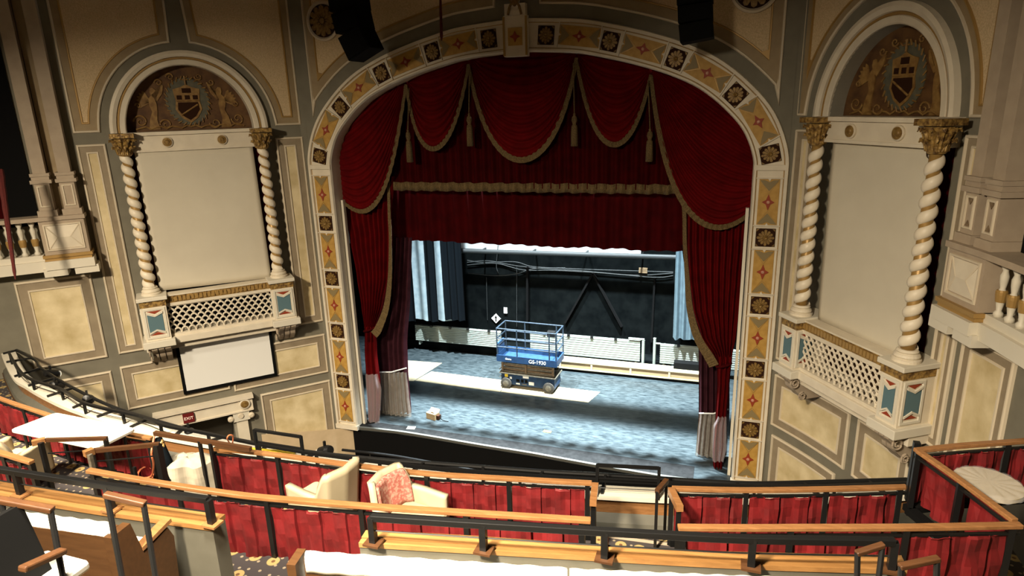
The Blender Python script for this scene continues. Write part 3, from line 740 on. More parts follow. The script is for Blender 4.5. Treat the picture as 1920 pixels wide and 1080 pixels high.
# ------------------------------------------------------------------ side boxes with balustrades
def box(wall, s0, side, sg=1, lab='', step=1.0, bo=0.0):
    """s0 = near edge of the panelled pedestal, going outwards"""
    t = thing('theatre_box', lab, 'theatre box', wall(s0 + .8, 5.0, 0))
    w_ = .78 * step; e = s0 + w_; f = .42
    pd = MB().wbox(wall, s0, e, 5.42, 6.12, bo, f).build('pedestal_block', 'stucco', t)
    ring(MB(), wall, resample(rect(s0 + .06, e - .06, 5.50, 6.05), .5), [(0, f), (.005, f + .025), (.03, f + .025), (.035, f)]).build('panel_bead', 'bead', pd)
    m = MB(); a0, a1 = s0 + .10, e - .10; mz = 5.775; c0, c1 = s0 + w_ * .36, s0 + w_ * .64
    for (p, q) in (((a0, 5.54), (c0, mz)), ((a0, 6.01), (c0, mz)), ((a1, 5.54), (c1, mz)), ((a1, 6.01), (c1, mz)), ((c0, mz), (c1, mz))): m.tube([wall(*p, f), wall(*q, f + .03)], .014, 5)
    pf = MB(); pts = [(a0, 5.54), (a1, 5.54), (a1, 6.01), (a0, 6.01)]; V5 = [wall(*p, f + .002) for p in pts] + [wall(c0, mz, f + .04), wall(c1, mz, f + .04)]
    pf.add(V5, [(0, 1, 5, 4), (1, 2, 5), (2, 3, 4, 5), (3, 0, 4)]); pf.build('faceted_panel', 'white', pd); m.build('facet_ridge', 'bead', pd)
    MB().wbox(wall, s0 - .03, e + 1.9, 6.12, 6.20, bo, f + .04, 4).build('top_rail', 'stucco', t)
    MB().wbox(wall, s0 - .04, e + .04, 5.36, 5.42, bo, f + .06).wbox(wall, s0 - .02, e + .02, 5.30, 5.36, bo, f + .03).build('pedestal_base', 'goldline', pd)
    MB().wbox(wall, s0 - .10, s0 + w_ * .42, 4.98, 5.14, bo, f + .06).wbox(wall, s0 + w_ * .58, e + .08, 4.98, 5.14, bo, f + .06).wbox(wall, s0 - .05, e + .03, 5.12, 5.30, bo, f + .09).build('notched_bracket', 'ledgewhite', t)
    MB().wbox(wall, e, e + 1.9, 5.30, 5.42, bo, f - .08, 4).wbox(wall, e, e + 1.9, 5.08, 5.30, bo, f - .02, 4).build('ledge', 'ledgewhite', t)
    for k in range(8):
        s = e + .14 + k * .21
        prof = [(.055, 0), (.055, .05), (.03, .08), (.05, .20), (.062, .30), (.03, .36), (.045, .44), (.05, .52), (.03, .58), (.055, .64), (.055, .70)]
        bl = MB().lathe(wall(s, 5.42, f - .16), prof, 14).build('baluster', 'ledgewhite', t, smooth=True)
        MB().lathe(wall(s, 5.42, f - .16), [(.056, .19), (.067, .28), (.067, .32), (.056, .34)], 14).build('gilt_band', 'goldline', bl)
    for q, ww in ((s0 + .04 * step, .26 * step), (s0 + .46 * step, .26 * step)):
        pb = MB().wbox(wall, q - .04, q + ww + .04, 6.20, 6.32, bo, f - .04).wbox(wall, q, q + ww, 6.32, 6.86, bo, f - .08).build('pilaster', 'stucco', t)
        MB().wbox(wall, q - .05, q + ww + .05, 6.86, 6.93, bo, f - .04).wbox(wall, q - .02, q + ww + .02, 6.93, 7.0, bo, f - .07).wbox(wall, q - .035, q + ww + .035, 7.0, 7.06, bo, f - .05).build('pilaster_collar', 'stucco', pb)
        MB().wbox(wall, q + .02, q + ww - .02, 7.06, TOP, bo, f - .1).build('pilaster_shaft', 'stucco', pb)
        ring(MB(), wall, resample(rect(q + .03, q + ww - .03, 6.38, 6.82), .5), [(0, f - .08), (.01, f - .06), (.03, f - .06), (.035, f - .08)]).build('relief_panel', 'bead', pb)
        if side == 'R':
            m = MB(); mid = q + ww / 2
            m.wprism(wall, [(mid - .05, 6.78), (mid + .05, 6.78), (mid, 6.70)], f - .08, f - .07); m.wprism(wall, [(mid - .05, 6.42), (mid + .05, 6.42), (mid, 6.50)], f - .08, f - .07); m.build('triangle_inlay', 'rust', pb)
    MB().wbox(wall, s0 + .30 * step, s0 + .46 * step, 6.2, TOP, bo, .05).build('pilaster_gap', 'tan', t)
    # dark opening of the box with drawn-back curtain
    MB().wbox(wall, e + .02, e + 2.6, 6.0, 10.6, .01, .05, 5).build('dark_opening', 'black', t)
    def cur(u, v): return wall(e + .55 + u * 1.3, 6.0 + v * 4.5, .10 + .03 * sin(u * 40))
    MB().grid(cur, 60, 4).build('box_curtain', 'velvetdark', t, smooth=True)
    return t
box(WL, 4.62, 'L', lab='ivory balustraded theatre box on the left wall with red curtain in its dark opening')
box(WR, 4.02, 'R', lab='ivory balustraded theatre box with triangle-inlaid pilasters on the right wall', step=.95)
# plastic wrapped on the right box baluster
# hanging red ropes
def rope(px0, px1, dist, label, r0=.012, r1=.05, rev=False):
    a = dp(*px0, dist); b = dp(*px1, dist); b = Vector((a.x, a.y, b.z)) if False else b
    n = 14; pts = [a.lerp(b, k / n) for k in range(n + 1)]
    rr = [(r0 + (r1 - r0) * (k / n)) * (1 + .15 * (k % 2)) for k in range(n + 1)]
    rr[-1] = .008
    return MB().tube(pts, rr, 8).build('hanging_rope', 'redrope', tagd=(label, 'rope'))
rope((824, -60), (828, 76), 9.0, 'thin red rope hanging in front of the gold arch band', .012, .022)
rope((0, 318), (29, 524), 11.6, 'red rope hanging beside the balustrade of the left box', .055, .022)

# ------------------------------------------------------------------ floors, ceiling, stage
MB().slab([(-14, -22), (12, -22), (12, .3), (-14, .3)], -2.6, -2.5).build('floor', 'darkwood', tagd=(None, None, None, 'structure'))
MB().slab([(-13, -22), (12, -22), (12, .4), (-13, .4)], 12.5, 12.6).build('ceiling', 'stucco', tagd=(None, None, None, 'structure'))
edge = [zp(a, b, 0) for a, b in ((660, 798), (740, 806), (800, 815), (900, 832), (1000, 848), (1110, 868), (1240, 890), (1300, 898), (1380, 905))]
poly = [(-9, 6.4), (9, 6.4), (9, .35), (5.2, .3), (5.2, -.30)] + [(p.x, p.y) for p in reversed(edge[:-1])] + [(-5.2, 0.05), (-5.2, .3), (-9, .3)]
MB().slab(poly, -.12, 0).build('floor_stage', 'stage', tagd=(None, None, None, 'structure'))
ec = catmull([p for p in edge[:-1]], 3)
MB().sweepbox([p + Vector((0, -.03, -.03)) for p in ec], .07, .07).build('stage_nosing', 'edgestrip', tagd=('worn grey nosing along the curved front edge of the stage', 'nosing'))
m = MB(); n = len(ec)
m.add([p + Vector((0, 0.02, -.05)) for p in ec] + [p + Vector((0, .02, -2.5)) for p in ec], [(i, i + 1, n + i + 1, n + i) for i in range(n - 1)])
m.build('wall_stage_front', 'black', tagd=(None, None, None, 'structure'))
# black front strip of the stage floor along its curved edge
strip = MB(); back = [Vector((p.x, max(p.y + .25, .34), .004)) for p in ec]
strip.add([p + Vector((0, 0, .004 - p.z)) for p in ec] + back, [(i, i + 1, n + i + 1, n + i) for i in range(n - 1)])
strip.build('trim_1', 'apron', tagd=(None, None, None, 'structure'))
# stage house
MB().box((0, 6.45, 1.74), (19, .3, 3.52)).build('wall_back', 'backwall', tagd=(None, None, None, 'structure'))
MB().box((-3.85, 6.5, 8.3), (11.3, .3, 9.6)).build('wall_back_upper', 'lightwall', tagd=(None, None, None, 'structure'))
MB().box((5.65, 6.5, 8.3), (7.7, .3, 9.6)).build('wall_back_right', 'backwall', tagd=(None, None, None, 'structure'))
MB().box((-9.1, 3.3, 6.5), (.2, 6.4, 13)).build('wall_stage_left', 'backwall', tagd=(None, None, None, 'structure'))
MB().box((9.1, 3.3, 6.5), (.2, 6.4, 13)).build('wall_stage_right', 'backwall', tagd=(None, None, None, 'structure'))
MB().box((0, 3.4, 13.6), (19, 6.6, .1)).build('ceiling_stage', 'black', tagd=(None, None, None, 'structure'))
m = MB()
for sg in (-1, 1): m.box((sg * 7.2, .45, 6), (4.4, .06, 17)) if False else m.box((sg * 7.0, .42, 5.2), (4.2, .06, 15))
m.box((0, .42, 12.0), (10, .06, 3.2)); m.build('wall_stage_inner', 'black', tagd=(None, None, None, 'structure'))

# ------------------------------------------------------------------ curtains
def bez(a, b, c, d, t):
    s = 1 - t; return a * (s ** 3) + b * (3 * s * s * t) + c * (3 * s * t * t) + d * t ** 3
def swag(label, y, v0, v1, folds, mt='velvet', fr=.11, amp=.075, nu=40, nv=110):
    """v0, v1: four bezier control pixels of the top and of the bottom edge"""
    A = [yp(*p, y) for p in v0]; B = [yp(*p, y) for p in v1]
    t = thing('curtain_swag', label, 'curtain', B[1].lerp(B[2], .5))
    def fn(u, v):
        P = [a.lerp(b, v) for a, b in zip(A, B)]; p = bez(*P, u)
        w_ = sin(PI * min(1, max(0, u))) ** .6
        return p + Vector((0, -.10 * sin(PI * u) * v - amp * w_ * abs(sin(PI * folds * v)) , 0))
    MB().grid(fn, nu, nv).build('drapery', mt, t, smooth=True)
    def ff(u, v):
        P = B; p = bez(*P, u); d = (bez(*P, min(1, u + .01)) - bez(*P, max(0, u - .01))).normalized(); nn = Vector((-d.z, 0, d.x))
        if nn.z > 0: nn = -nn
        return p + Vector((0, -.10 * sin(PI * u) - .05 - .012 * sin(u * 160), 0)) + nn * fr * (v - .35) * (.55 + .45 * sin(PI * u))
    MB().grid(ff, 120, 2).build('fringe', 'fringe', t, solid=.012)
    return t
Y0 = .32
def px4(*a): return list(a)
swag('small red swag with gold fringe left of the central swag', Y0, px4((766, 150), (790, 128), (840, 118), (876, 112)), px4((764, 160), (790, 320), (850, 320), (879, 122)), 9)
swag('widest central red swag with gold fringe at the top of the arch', Y0 - .02, px4((882, 100), (930, 88), (1030, 88), (1078, 96)), px4((880, 120), (925, 360), (1045, 350), (1081, 108)), 13, fr=.13)
swag('small red swag with gold fringe right of the central swag', Y0, px4((1084, 98), (1120, 100), (1180, 112), (1216, 126)), px4((1082, 110), (1120, 320), (1185, 310), (1220, 140)), 9)
swag('large red corner swag with gold fringe at the left of the arch', Y0 + .02, px4((620, 240), (660, 190), (700, 160), (761, 132)), px4((636, 368), (700, 430), (735, 385), (762, 158)), 15, fr=.12)
swag('large red corner swag with gold fringe at the right of the arch', Y0 + .02, px4((1224, 120), (1300, 150), (1380, 190), (1440, 270)), px4((1222, 142), (1250, 400), (1330, 470), (1412, 392)), 16, fr=.13)
def drape(mt, y, rows, nf, amp, nu=160, nv=40, name='drapery', parent=None, power=1):
    rows = sorted(rows, key=lambda r: r[2])
    ys = [r[2] for r in rows]
    def lr(py):
        for a, b in zip(rows, rows[1:]):
            if py <= b[2] + 1e-6:
                k = (py - a[2]) / (b[2] - a[2]); k = k * k * (3 - 2 * k) * .5 + k * .5; return a[0] + (b[0] - a[0]) * k, a[1] + (b[1] - a[1]) * k
        return rows[-1][0], rows[-1][1]
    def fn(u, v):
        py = ys[0] + (ys[-1] - ys[0]) * v; l, r = lr(py); sl = rows[0][3] if len(rows[0]) > 3 else 0
        p = yp(l + (r - l) * u, py + sl * (u - .5), y)
        q = sin(u * nf * 2 * PI + .8 * sin(v * 2) + .6 * sin(u * 9)); return p + Vector((0, amp * q, 0))
    return MB().grid(fn, nu, nv).build(name, mt, parent, smooth=True)
# full upper valance with fringe
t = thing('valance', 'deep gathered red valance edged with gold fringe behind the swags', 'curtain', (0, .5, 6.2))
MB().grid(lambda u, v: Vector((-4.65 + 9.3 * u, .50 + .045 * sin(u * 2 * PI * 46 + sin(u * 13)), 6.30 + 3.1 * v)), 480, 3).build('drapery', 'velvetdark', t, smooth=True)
MB().grid(lambda u, v: Vector((-3.45 + 6.75 * u, .44 + .035 * sin(u * 2 * PI * 34 + sin(u * 13)), 6.22 + .20 * v + .012 * sin(u * 110))), 400, 1).build('fringe', 'fringe', t, smooth=True, solid=.01)
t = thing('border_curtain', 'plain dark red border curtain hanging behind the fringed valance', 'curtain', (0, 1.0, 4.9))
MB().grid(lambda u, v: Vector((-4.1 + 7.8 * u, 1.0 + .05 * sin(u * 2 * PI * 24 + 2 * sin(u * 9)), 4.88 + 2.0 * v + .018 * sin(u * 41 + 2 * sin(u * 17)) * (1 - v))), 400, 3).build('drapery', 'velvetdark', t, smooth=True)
# drawn red house curtains
def tab(side):
    lab = 'red gold-fringed house curtain tied back at the %s of the stage, tail in plastic' % ('left' if side < 0 else 'right')
    if side < 0:
        rowsA = [(636, 740, 330), (645, 733, 400), (655, 734, 450), (668, 731, 520), (677, 720, 570), (684, 706, 612), (688, 701, 640)]
        rowsB = [(684, 704, 612), (683, 706, 660), (686, 712, 720), (689, 711, 770), (692, 708, 797)]
        fp = [(727, 330), (729, 400), (731, 450), (729, 520), (721, 575), (706, 612), (697, 624)]
        wrap = [(685, 709, 702), (686, 716, 730), (689, 714, 770), (690, 712, 798)]
    else:
        rowsA = [(1276, 1425, 350), (1284, 1406, 400), (1284, 1402, 460), (1288, 1396, 520), (1296, 1389, 580), (1312, 1382, 630), (1338, 1373, 668), (1346, 1370, 690)]
        rowsB = [(1344, 1373, 668), (1345, 1368, 720), (1341, 1362, 790), (1336, 1356, 850), (1338, 1354, 890)]
        fp = [(1280, 360), (1284, 400), (1285, 460), (1290, 520), (1297, 580), (1312, 630), (1336, 668), (1345, 684)]
        wrap = [(1345, 1362, 782), (1335, 1362, 800), (1334, 1362, 840), (1336, 1356, 866)]
    P = yp((rowsB[-1][0] + rowsB[-1][1]) / 2, rowsB[-1][2], .40)
    t = thing('house_curtain', lab, 'curtain', P)
    drape('velvet', .42, rowsA, 9, .06, parent=t)
    drape('velvet', .40, rowsB, 3, .05, 60, 30, 'tail', t)
    pts = catmull([yp(*p, .34) for p in fp], 8)
    d = .10 if side > 0 else -.10
    n = len(pts); m = MB(); vs = []
    for i, p in enumerate(pts):
        a = pts[max(0, i - 1)]; b = pts[min(n - 1, i + 1)]; tt = (b - a).normalized(); nn = Vector((tt.z, 0, -tt.x)) * (1 if side < 0 else -1)
        if (nn.x < 0) == (side < 0): nn = -nn
        wd = .05 + .13 * min(1, max(0, (i / n - .35) * 2)) * (1 if i < n * .97 else .5)
        vs += [p - nn * .03, p + nn * wd + Vector((0, -.01 * (i % 2), 0))]
    m.add(vs, [(2 * i, 2 * i + 1, 2 * i + 3, 2 * i + 2) for i in range(n - 1)]); m.build('fringe', 'fringe', t, solid=.01)
    tie = yp(*((692, 618) if side < 0 else (1357, 684)), .38)
    m = MB(); rr = (.14 if side < 0 else .15)
    m.tube([tie + Vector((rr * cos(a), rr * .6 * sin(a), .05 * cos(a))) for a in [2 * PI * k / 16 for k in range(16)]], .03, 6, True); m.build('tie_band', 'velvetdark', t)
    wr_ = sorted(wrap, key=lambda r: r[2])
    o = drape('plastict', .30, wr_, 2.5, .03, 40, 20, 'plastic_wrap', t)
    return t
tab(-1); tab(1)
# plum legs behind
def leg(rows, y, lab, wraprows, side):
    P = yp((rows[-1][0] + rows[-1][1]) / 2, rows[-1][2], y); t = thing('leg_curtain', lab, 'curtain', P)
    drape('plum', y, rows, 6, .06, 120, 20, 'drapery', t)
    drape('plasticp', y - .11, wraprows, 7, .03, 80, 12, 'plastic_wrap', t)
    a = wraprows[0]; p0 = yp(a[0], a[2], y - .14); p1 = yp(a[1], a[2] - 8, y - .14)
    MB().tube([p0, p0.lerp(p1, .5) + Vector((0, -.04, -.04)), p1], .018, 6).build('tape', 'paper', t)
leg([(722, 772, 445), (716, 768, 560), (702, 762, 640), (706, 764, 700), (712, 770, 775)], .95, 'plum velvet stage leg at the left, its foot wrapped in plastic', [(708, 762, 698), (709, 766, 740), (711, 771, 782)], -1)
leg([(1278, 1330, 460), (1302, 1370, 600), (1310, 1368, 660), (1310, 1368, 770), (1305, 1362, 855)], .95, 'plum velvet stage leg at the right, its foot wrapped in plastic', [(1311, 1366, 775), (1307, 1366, 815), (1303, 1364, 858)], 1)
# tassels
def tassel(px, py0, py1, lab):
    a = yp(px - 2, py0, .16); b = yp(px, py1 - 62, .16); e = yp(px, py1, .16)
    b.x = e.x; t = thing('tassel', lab, 'tassel', e)
    MB().tube([a, b], .012, 6).build('cord', 'fringe', t)
    h = b.z - e.z
    MB().lathe(Vector((e.x, e.y, e.z)), [(.075, 0), (.07, h * .45), (.06, h * .62), (.035, h * .66), (.062, h * .78), (.05, h * .88), (.02, h * .93), (.028, h * .97), (.01, h)], 16).build('tassel_body', 'fringe', t, smooth=True)
tassel(769, 165, 304, 'gold tassel hanging between the left corner swag and the small swag')
tassel(882, 128, 274, 'gold tassel hanging between the left small swag and the central swag')
tassel(1077, 118, 274, 'gold tassel hanging between the central swag and the right small swag')
tassel(1217, 150, 303, 'gold tassel hanging between the right small swag and the right corner swag')
#PART2
t = thing('rolled_border', 'black border cloth rolled on a batten high over the stage', 'batten', (0, 2.1, 8.0))
MB().tube([(-5.5, 1.95, 8.0), (6.0, 1.95, 8.0)], .26, 14).build('cloth_roll', 'blackcloth', t, smooth=True)
MB().tube([(-6, 1.95, 8.3), (6.5, 1.95, 8.3)], .03, 8).build('batten_pipe', 'blackmetal', t)
for x in (-4, 0, 4): MB().tube([(x, 1.95, 8.3), (x, 1.95, 13.5)], .008, 5).build('lift_line', 'steel', t)
# ------------------------------------------------------------------ stage contents
lift = thing('scissor_lift', 'blue scissor lift with guard rails parked on the hardboard sheets', 'scissor lift', (-1.0, 3.60, .015), R(-2.2))
def LB(): return MB()
ch = LB().box((0, 0, .29), (1.66, .60, .36)).build('chassis', 'bluelift', lift, local=True, bevel=.02)
LB().box((0, 0, .475), (1.74, .70, .03)).build('chassis_deck', 'steel', ch, local=True)
for i, (x, w_, h_) in enumerate([(-.30, .10, .08), (-.16, .08, .10), (-.04, .08, .10)]): LB().box((x, -.302, .27), (w_, .006, h_)).build('vent', 'black', ch, local=True)
for (x, z, w_, h_, mm) in [(-.66, .40, .10, .11, 'yellow'), (-.52, .33, .07, .07, 'paper'), (-.05, .40, .18, .07, 'paper'), (.12, .22, .16, .10, 'paper'), (-.30, .17, .12, .04, 'paper'), (-.10, .17, .14, .03, 'steel')]:
    LB().box((x, -.304, z), (w_, .006, h_)).build('decal', mm, ch, local=True)
ry = Matrix.Rotation(R(90), 3, 'X')
for x in (-.66, .66):
    for y in (-.32, .32):
        wh = LB().lathe((x, y + .055, .165), [(.10, 0), (.165, .01), (.165, .10), (.10, .11)], 24, ry).build('wheel', 'tyre', lift, local=True)
        LB().lathe((x, y + .06, .165), [(.09, -.008), (.09, .122), (.04, .13), (0, .13)], 18, ry).build('hub', 'steel', wh, local=True)
for k in range(5):
    z = .52 + k * .06
    for y in (-.24, .24):
        o = LB().add([], []); d = .03 if k % 2 else -.03
        LB().bar((-.80, y, z + d / 2), (.80, y, z - d / 2), .045, .05).build('scissor_arm', 'rust' if k % 2 else 'steel', lift, local=True)
for x in (-.78, -.05, .78): LB().box((x, -.28, .66), (.06, .03, .26)).build('pivot_block', 'rust', lift, local=True)
pf = LB().box((0, 0, .86), (1.80, .74, .04)).build('platform', 'bluelift', lift, local=True)
for a, b in (((0, -.37, .95), (1.84, .03, .20)), ((0, .37, .95), (1.84, .03, .20)), ((-.91, 0, .95), (.03, .74, .20)), ((.91, 0, .95), (.03, .74, .20))): LB().box(a, b).build('toe_board', 'bluelift', pf, local=True)
for z in (1.30, 1.55, 1.86):
    for y in (-.36, .36): LB().tube([(-.90, y, z), (.90, y, z)], .02, 8).build('guard_rail', 'railpaint', lift, local=True)
    for x in (-.90, .90): LB().tube([(x, -.36, z), (x, .36, z)], .02, 8).build('guard_rail', 'railpaint', lift, local=True)
for x in (-.90, -.28, .90) :
    for y in (-.36, .36): LB().tube([(x, y, 1.0), (x, y, 1.87)], .021, 8).build('post', 'railpaint', lift, local=True)
for x in (.70,):
    for y in (-.36, .36): LB().tube([(x, y, 1.0), (x, y, 1.87)], .021, 8).build('post', 'railpaint', lift, local=True)
LB().box((-.93, 0, 1.18), (.05, .5, .35)).build('gate', 'bluelift', lift, local=True)
LB().box((.58, .26, 1.62), (.24, .14, .18)).build('control_box', 'blackmetal', lift, local=True, bevel=.01)
for z in (.25, .50, .75): LB().tube([(-.93, -.16, z), (-.93, .16, z)], .014, 6).build('rung', 'steel', lift, local=True)
def mtext(name, txt, size, m_, parent, loc, rx=90, rz=0):
    cu = D.curves.new(name, 'FONT'); cu.body = txt; cu.size = size; cu.extrude = .002; cu.align_x = 'CENTER'; cu.align_y = 'CENTER'
    o = D.objects.new(name, cu); me = D.meshes.new_from_object(o); D.objects.remove(o)
    o = D.objects.new(name, me); COL.objects.link(o); me.materials.append(M[m_]); o.parent = parent; o.location = loc; o.rotation_euler = (R(rx), 0, R(rz)); return o
mtext('lift_lettering', 'GS-1930', .15, 'paper', pf, (.34, -.388, .94))
mtext('lift_small_lettering', 'Genie', .08, 'paper', pf, (-.55, -.388, .95))

def sheet(name, px, z, th, m_, label, cat, group=None):
    m = MB(); P = [zp(a, b, z) for a, b in px]; m.slab([(p.x, p.y) for p in P], z, z + th)
    return m.build(name, m_, tagd=(label, cat, group))
sheet('hardboard_sheet', [(809, 697), (950, 714), (938, 735), (778, 714)], .002, .010, 'ply', 'pale hardboard sheet on the stage floor reaching the lift from the left', 'board')
sheet('hardboard_sheet', [(951, 714), (1125, 735.5), (1103, 755), (939, 735)], .002, .010, 'ply', 'pale hardboard sheet on the stage floor directly under the lift', 'board')
sheet('hardboard_sheet', [(735, 674), (829, 681), (775, 715), (735, 712)], .002, .010, 'ply', 'pale hardboard sheet on the stage floor beside the left leg curtain', 'board')
# radiators on the back wall
def radiator(x0, x1, z0, z1, clamps, lab):
    y = 5.55; t = thing('wall_radiator', lab, 'radiator', ((x0 + x1) / 2, y, z0))
    n = 9; prof = []
    for k in range(n):
        a = z0 + (z1 - z0) * k / n; b = z0 + (z1 - z0) * (k + 1) / n
        prof += [(-.035, a + .006), (-.05, a + .018), (-.05, b - .018), (-.035, b - .004)]
    m = MB(); vs = []
    for x in (x0, x1): vs += [(x, y + o, z) for o, z in prof]
    q = len(prof); m.add(vs, [(i, i + 1, q + i + 1, q + i) for i in range(q - 1)])
    m.box(((x0 + x1) / 2, y + .01, (z0 + z1) / 2), (x1 - x0, .07, z1 - z0)); m.build('ribbed_panel', 'radiator', t)
    for c in clamps: 
        MB().box((c, y - .05, z1 + .0), (.09, .06, .07)).build('clamp', 'blackmetal', t)
    for x in (x0 + .12, x1 - .12): MB().box((x, y + .09, (z0 + z1) / 2 - .1), (.05, .22, z1 - z0 + .1)).build('bracket', 'radiator', t)
radiator(-5.72, -2.60, .36, .93, [-5.1, -4.4, -3.75, -3.0], 'long white ribbed radiator on the black back wall at the left')
radiator(-1.58, 1.95, .33, 1.01, [-1.1, -.3, .45, 1.2], 'long white ribbed radiator on the black back wall behind the lift')
radiator(2.56, 4.9, .34, .97, [3.1, 4.2], 'white ribbed radiator at the right end of the black back wall')
t = thing('heating_pipe', 'pale vertical heating pipe standing between the two right radiators', 'pipe', (2.38, 5.6, 0))
MB().tube([(2.38, 5.6, .1), (2.38, 5.6, 1.12)], .045, 10).build('riser', 'radiator', t); MB().tube([(2.38, 5.6, .95), (2.56, 5.6, .95)], .03, 8).build('branch', 'radiator', t)
t = thing('heating_pipe', 'pale bent heating pipe at the right end of the middle radiator', 'pipe', (2.05, 5.5, 0))
MB().tube([(1.6, 5.5, 1.08), (2.08, 5.5, 1.08)], .035, 8).build('branch', 'radiator', t); MB().tube([(2.05, 5.5, .2), (2.05, 5.5, 1.05)], .045, 10).build('riser', 'radiator', t)
MB().box((-1.75, 6.0, .15), (9.2, .55, .30)).build('plinth_step', 'backwall', tagd=('low black step along the foot of the back wall', 'step'))
t = thing('timber_crate', 'long low pine crate lying on the stage floor before the back wall', 'crate', (1.7, 5.15, 0))
MB().box((1.75, 5.17, .05), (4.7, .34, .09)).build('black_runner', 'black', t)  # black strip stands for the shade under the crate
MB().box((1.75, 5.00, .21), (4.75, .03, .22)).build('front_board', 'pine', t)
MB().box((1.75, 5.36, .21), (4.75, .03, .22)).build('rear_board', 'pine', t)
MB().box((1.75, 5.17, .335), (4.78, .42, .025)).build('lid', 'ply', t)
MB().box((1.75, 4.975, .115), (4.8, .03, .035)).build('bottom_batten', 'ply', t)
for x in (-.45, .55, 1.75, 2.9, 4.0): MB().box((x, 4.975, .21), (.06, .02, .20)).build('cleat', 'ply', t)
MB().box((3.75, 5.30, .45), (1.5, .26, .20)).build('black_trunk', 'black', tagd=('flat black trunk lying on the pine crate under the right radiator', 'trunk'), bevel=.01)
# rear curtains
def hang(y, pa_, pb, ybot, mt, nf, amp, lab, name='masking_curtain', top=13.5, hem=0.0):
    a = yp(pa_, ybot, y); b = yp(pb, ybot + (pb - pa_) * .03, y); zb = (a.z + b.z) / 2; ph = random.random() * 6
    def fn(u, v):
        z = zb + (top - zb) * v
        q = sin(u * nf * 2 * PI + ph + .5 * sin(v * 4)); return Vector((a.x + (b.x - a.x) * u + .03 * sin(v * 3 + ph) * (b.x - a.x), y + amp * q, z + hem * sin(u * 19 + ph) * (1 - v)))
    t = thing(name, lab, 'curtain', ((a.x + b.x) / 2, y, zb))
    MB().grid(fn, 80, 40).build('drapery', mt, t, smooth=True)
hang(5.30, 762, 812, 598, 'litcloth', 2, .07, 'blue-grey curtain strip with lit folds painted pale at the far left of the back wall', hem=.02)
hang(5.32, 812, 846, 600, 'litcloth', 1, .07, 'narrow curtain strip painted pale as lit between the black masking curtains at the left')
hang(5.16, 764, 781, 602, 'blackcloth', 1, .04, 'narrow black masking curtain at the far left beside the leg curtain')
hang(5.14, 803, 823, 603, 'blackcloth', 1.5, .05, 'black masking curtain between the two pale strips')
hang(5.14, 835, 873, 600, 'blackcloth', 3, .06, 'wide black masking curtain right of the pale strips')
hang(5.30, 1260, 1314, 636, 'bluecloth', 4, .06, 'pale blue-grey curtain at the right of the back wall above the radiator', hem=.03)
# pipe, cables, marks on the back wall
a = yp(872, 471, 5.8); b = yp(1262, 482, 5.8)
t = thing('ventilation_duct', 'grey horizontal pipe running under the red border across the back wall', 'pipe', a.lerp(b, .5))
MB().tube([a + Vector((-.6, 0, 0)), b + Vector((.4, 0, 0))], .075, 12).build('duct', 'cable', t)
for k in range(4): p = a.lerp(b, .08 + k * .26); MB().box(p + Vector((0, .26, .0)), (.05, .5, .05)).build('hanger', 'blackmetal', t)
cab = [[(876, 492), (915, 489), (960, 497), (1010, 503), (1090, 508), (1190, 516), (1262, 512)], [(876, 497), (930, 494), (980, 506), (1040, 507), (1130, 512), (1225, 520), (1262, 517)],
       [(876, 488), (905, 492), (965, 491), (1000, 500), (1075, 504), (1160, 507), (1262, 510)], [(878, 512), (930, 517), (970, 513), (1000, 504), (1060, 502)], [(934, 460), (932, 480), (931, 500), (934, 512)]]
labs = ['lowest grey cable of the bundle across the black back wall', 'grey cable sagging in the middle of the bundle on the black back wall', 'topmost grey cable of the bundle across the black back wall', 'loose grey cable loop under the bundle on the back wall', 'short grey cable hanging down from the pipe on the back wall']
for c, lb in zip(cab, labs): MB().tube(catmull([yp(x, y, 6.24) for x, y in c], 8), .014, 6).build('cable', 'cable', tagd=(lb, 'cable'))
for (q0, q1, w_) in [((1112, 512), (1060, 605), .16), ((1112, 512), (1166, 612), .16), ((990, 500), (990, 600), .22), ((1228, 520), (1222, 640), .20)]:
    MB().bar(yp(*q0, 6.25), yp(*q1, 6.25), w_, .06).build('back_wall_brace', 'black', tagd=({1060: 'black diagonal brace on the back wall leaning left', 1166: 'black diagonal brace on the back wall leaning right', 990: 'black vertical post on the back wall left of the braces', 1222: 'black vertical post on the back wall right of the braces'}[q1[0]], 'brace'))
MB().tube([yp(912, 520, 6.25), yp(914, 600, 6.25)], .012, 6).build('conduit', 'cable', tagd=('thin vertical conduit on the back wall left of the switch plate', 'conduit'))
MB().tube([yp(969, 500, 6.25), yp(969, 612, 6.25)], .012, 6).build('conduit', 'cable', tagd=('thin vertical conduit on the back wall right of the switch plate', 'conduit'))
P = yp(948, 582, 6.26); MB().box(P, (.12, .03, .20)).build('switch_plate', 'paper', tagd=('small white switch plate on the black back wall', 'switch'))
P = yp(930, 597, 6.26); t = MB().box(P, (.24, .02, .24), Matrix.Rotation(R(45), 3, 'Y')).build('diamond_sign', 'paper', tagd=('white diamond sign with a black arrow on the back wall', 'sign'))
MB().wprism(lambda s, z, o=0: Vector((P.x + s, P.y - o, P.z + z)), [(-.02, -.11), (.02, -.11), (.02, .02), (.06, .0), (0, .11), (-.06, .0), (-.02, .02)], .011, .016).build('arrow', 'black', t)
P = yp(1206, 507, 6.22); MB().box(P, (.26, .06, .16)).build('junction_box', 'rust', tagd=('small yellowish junction box high on the back wall', 'junction box'))
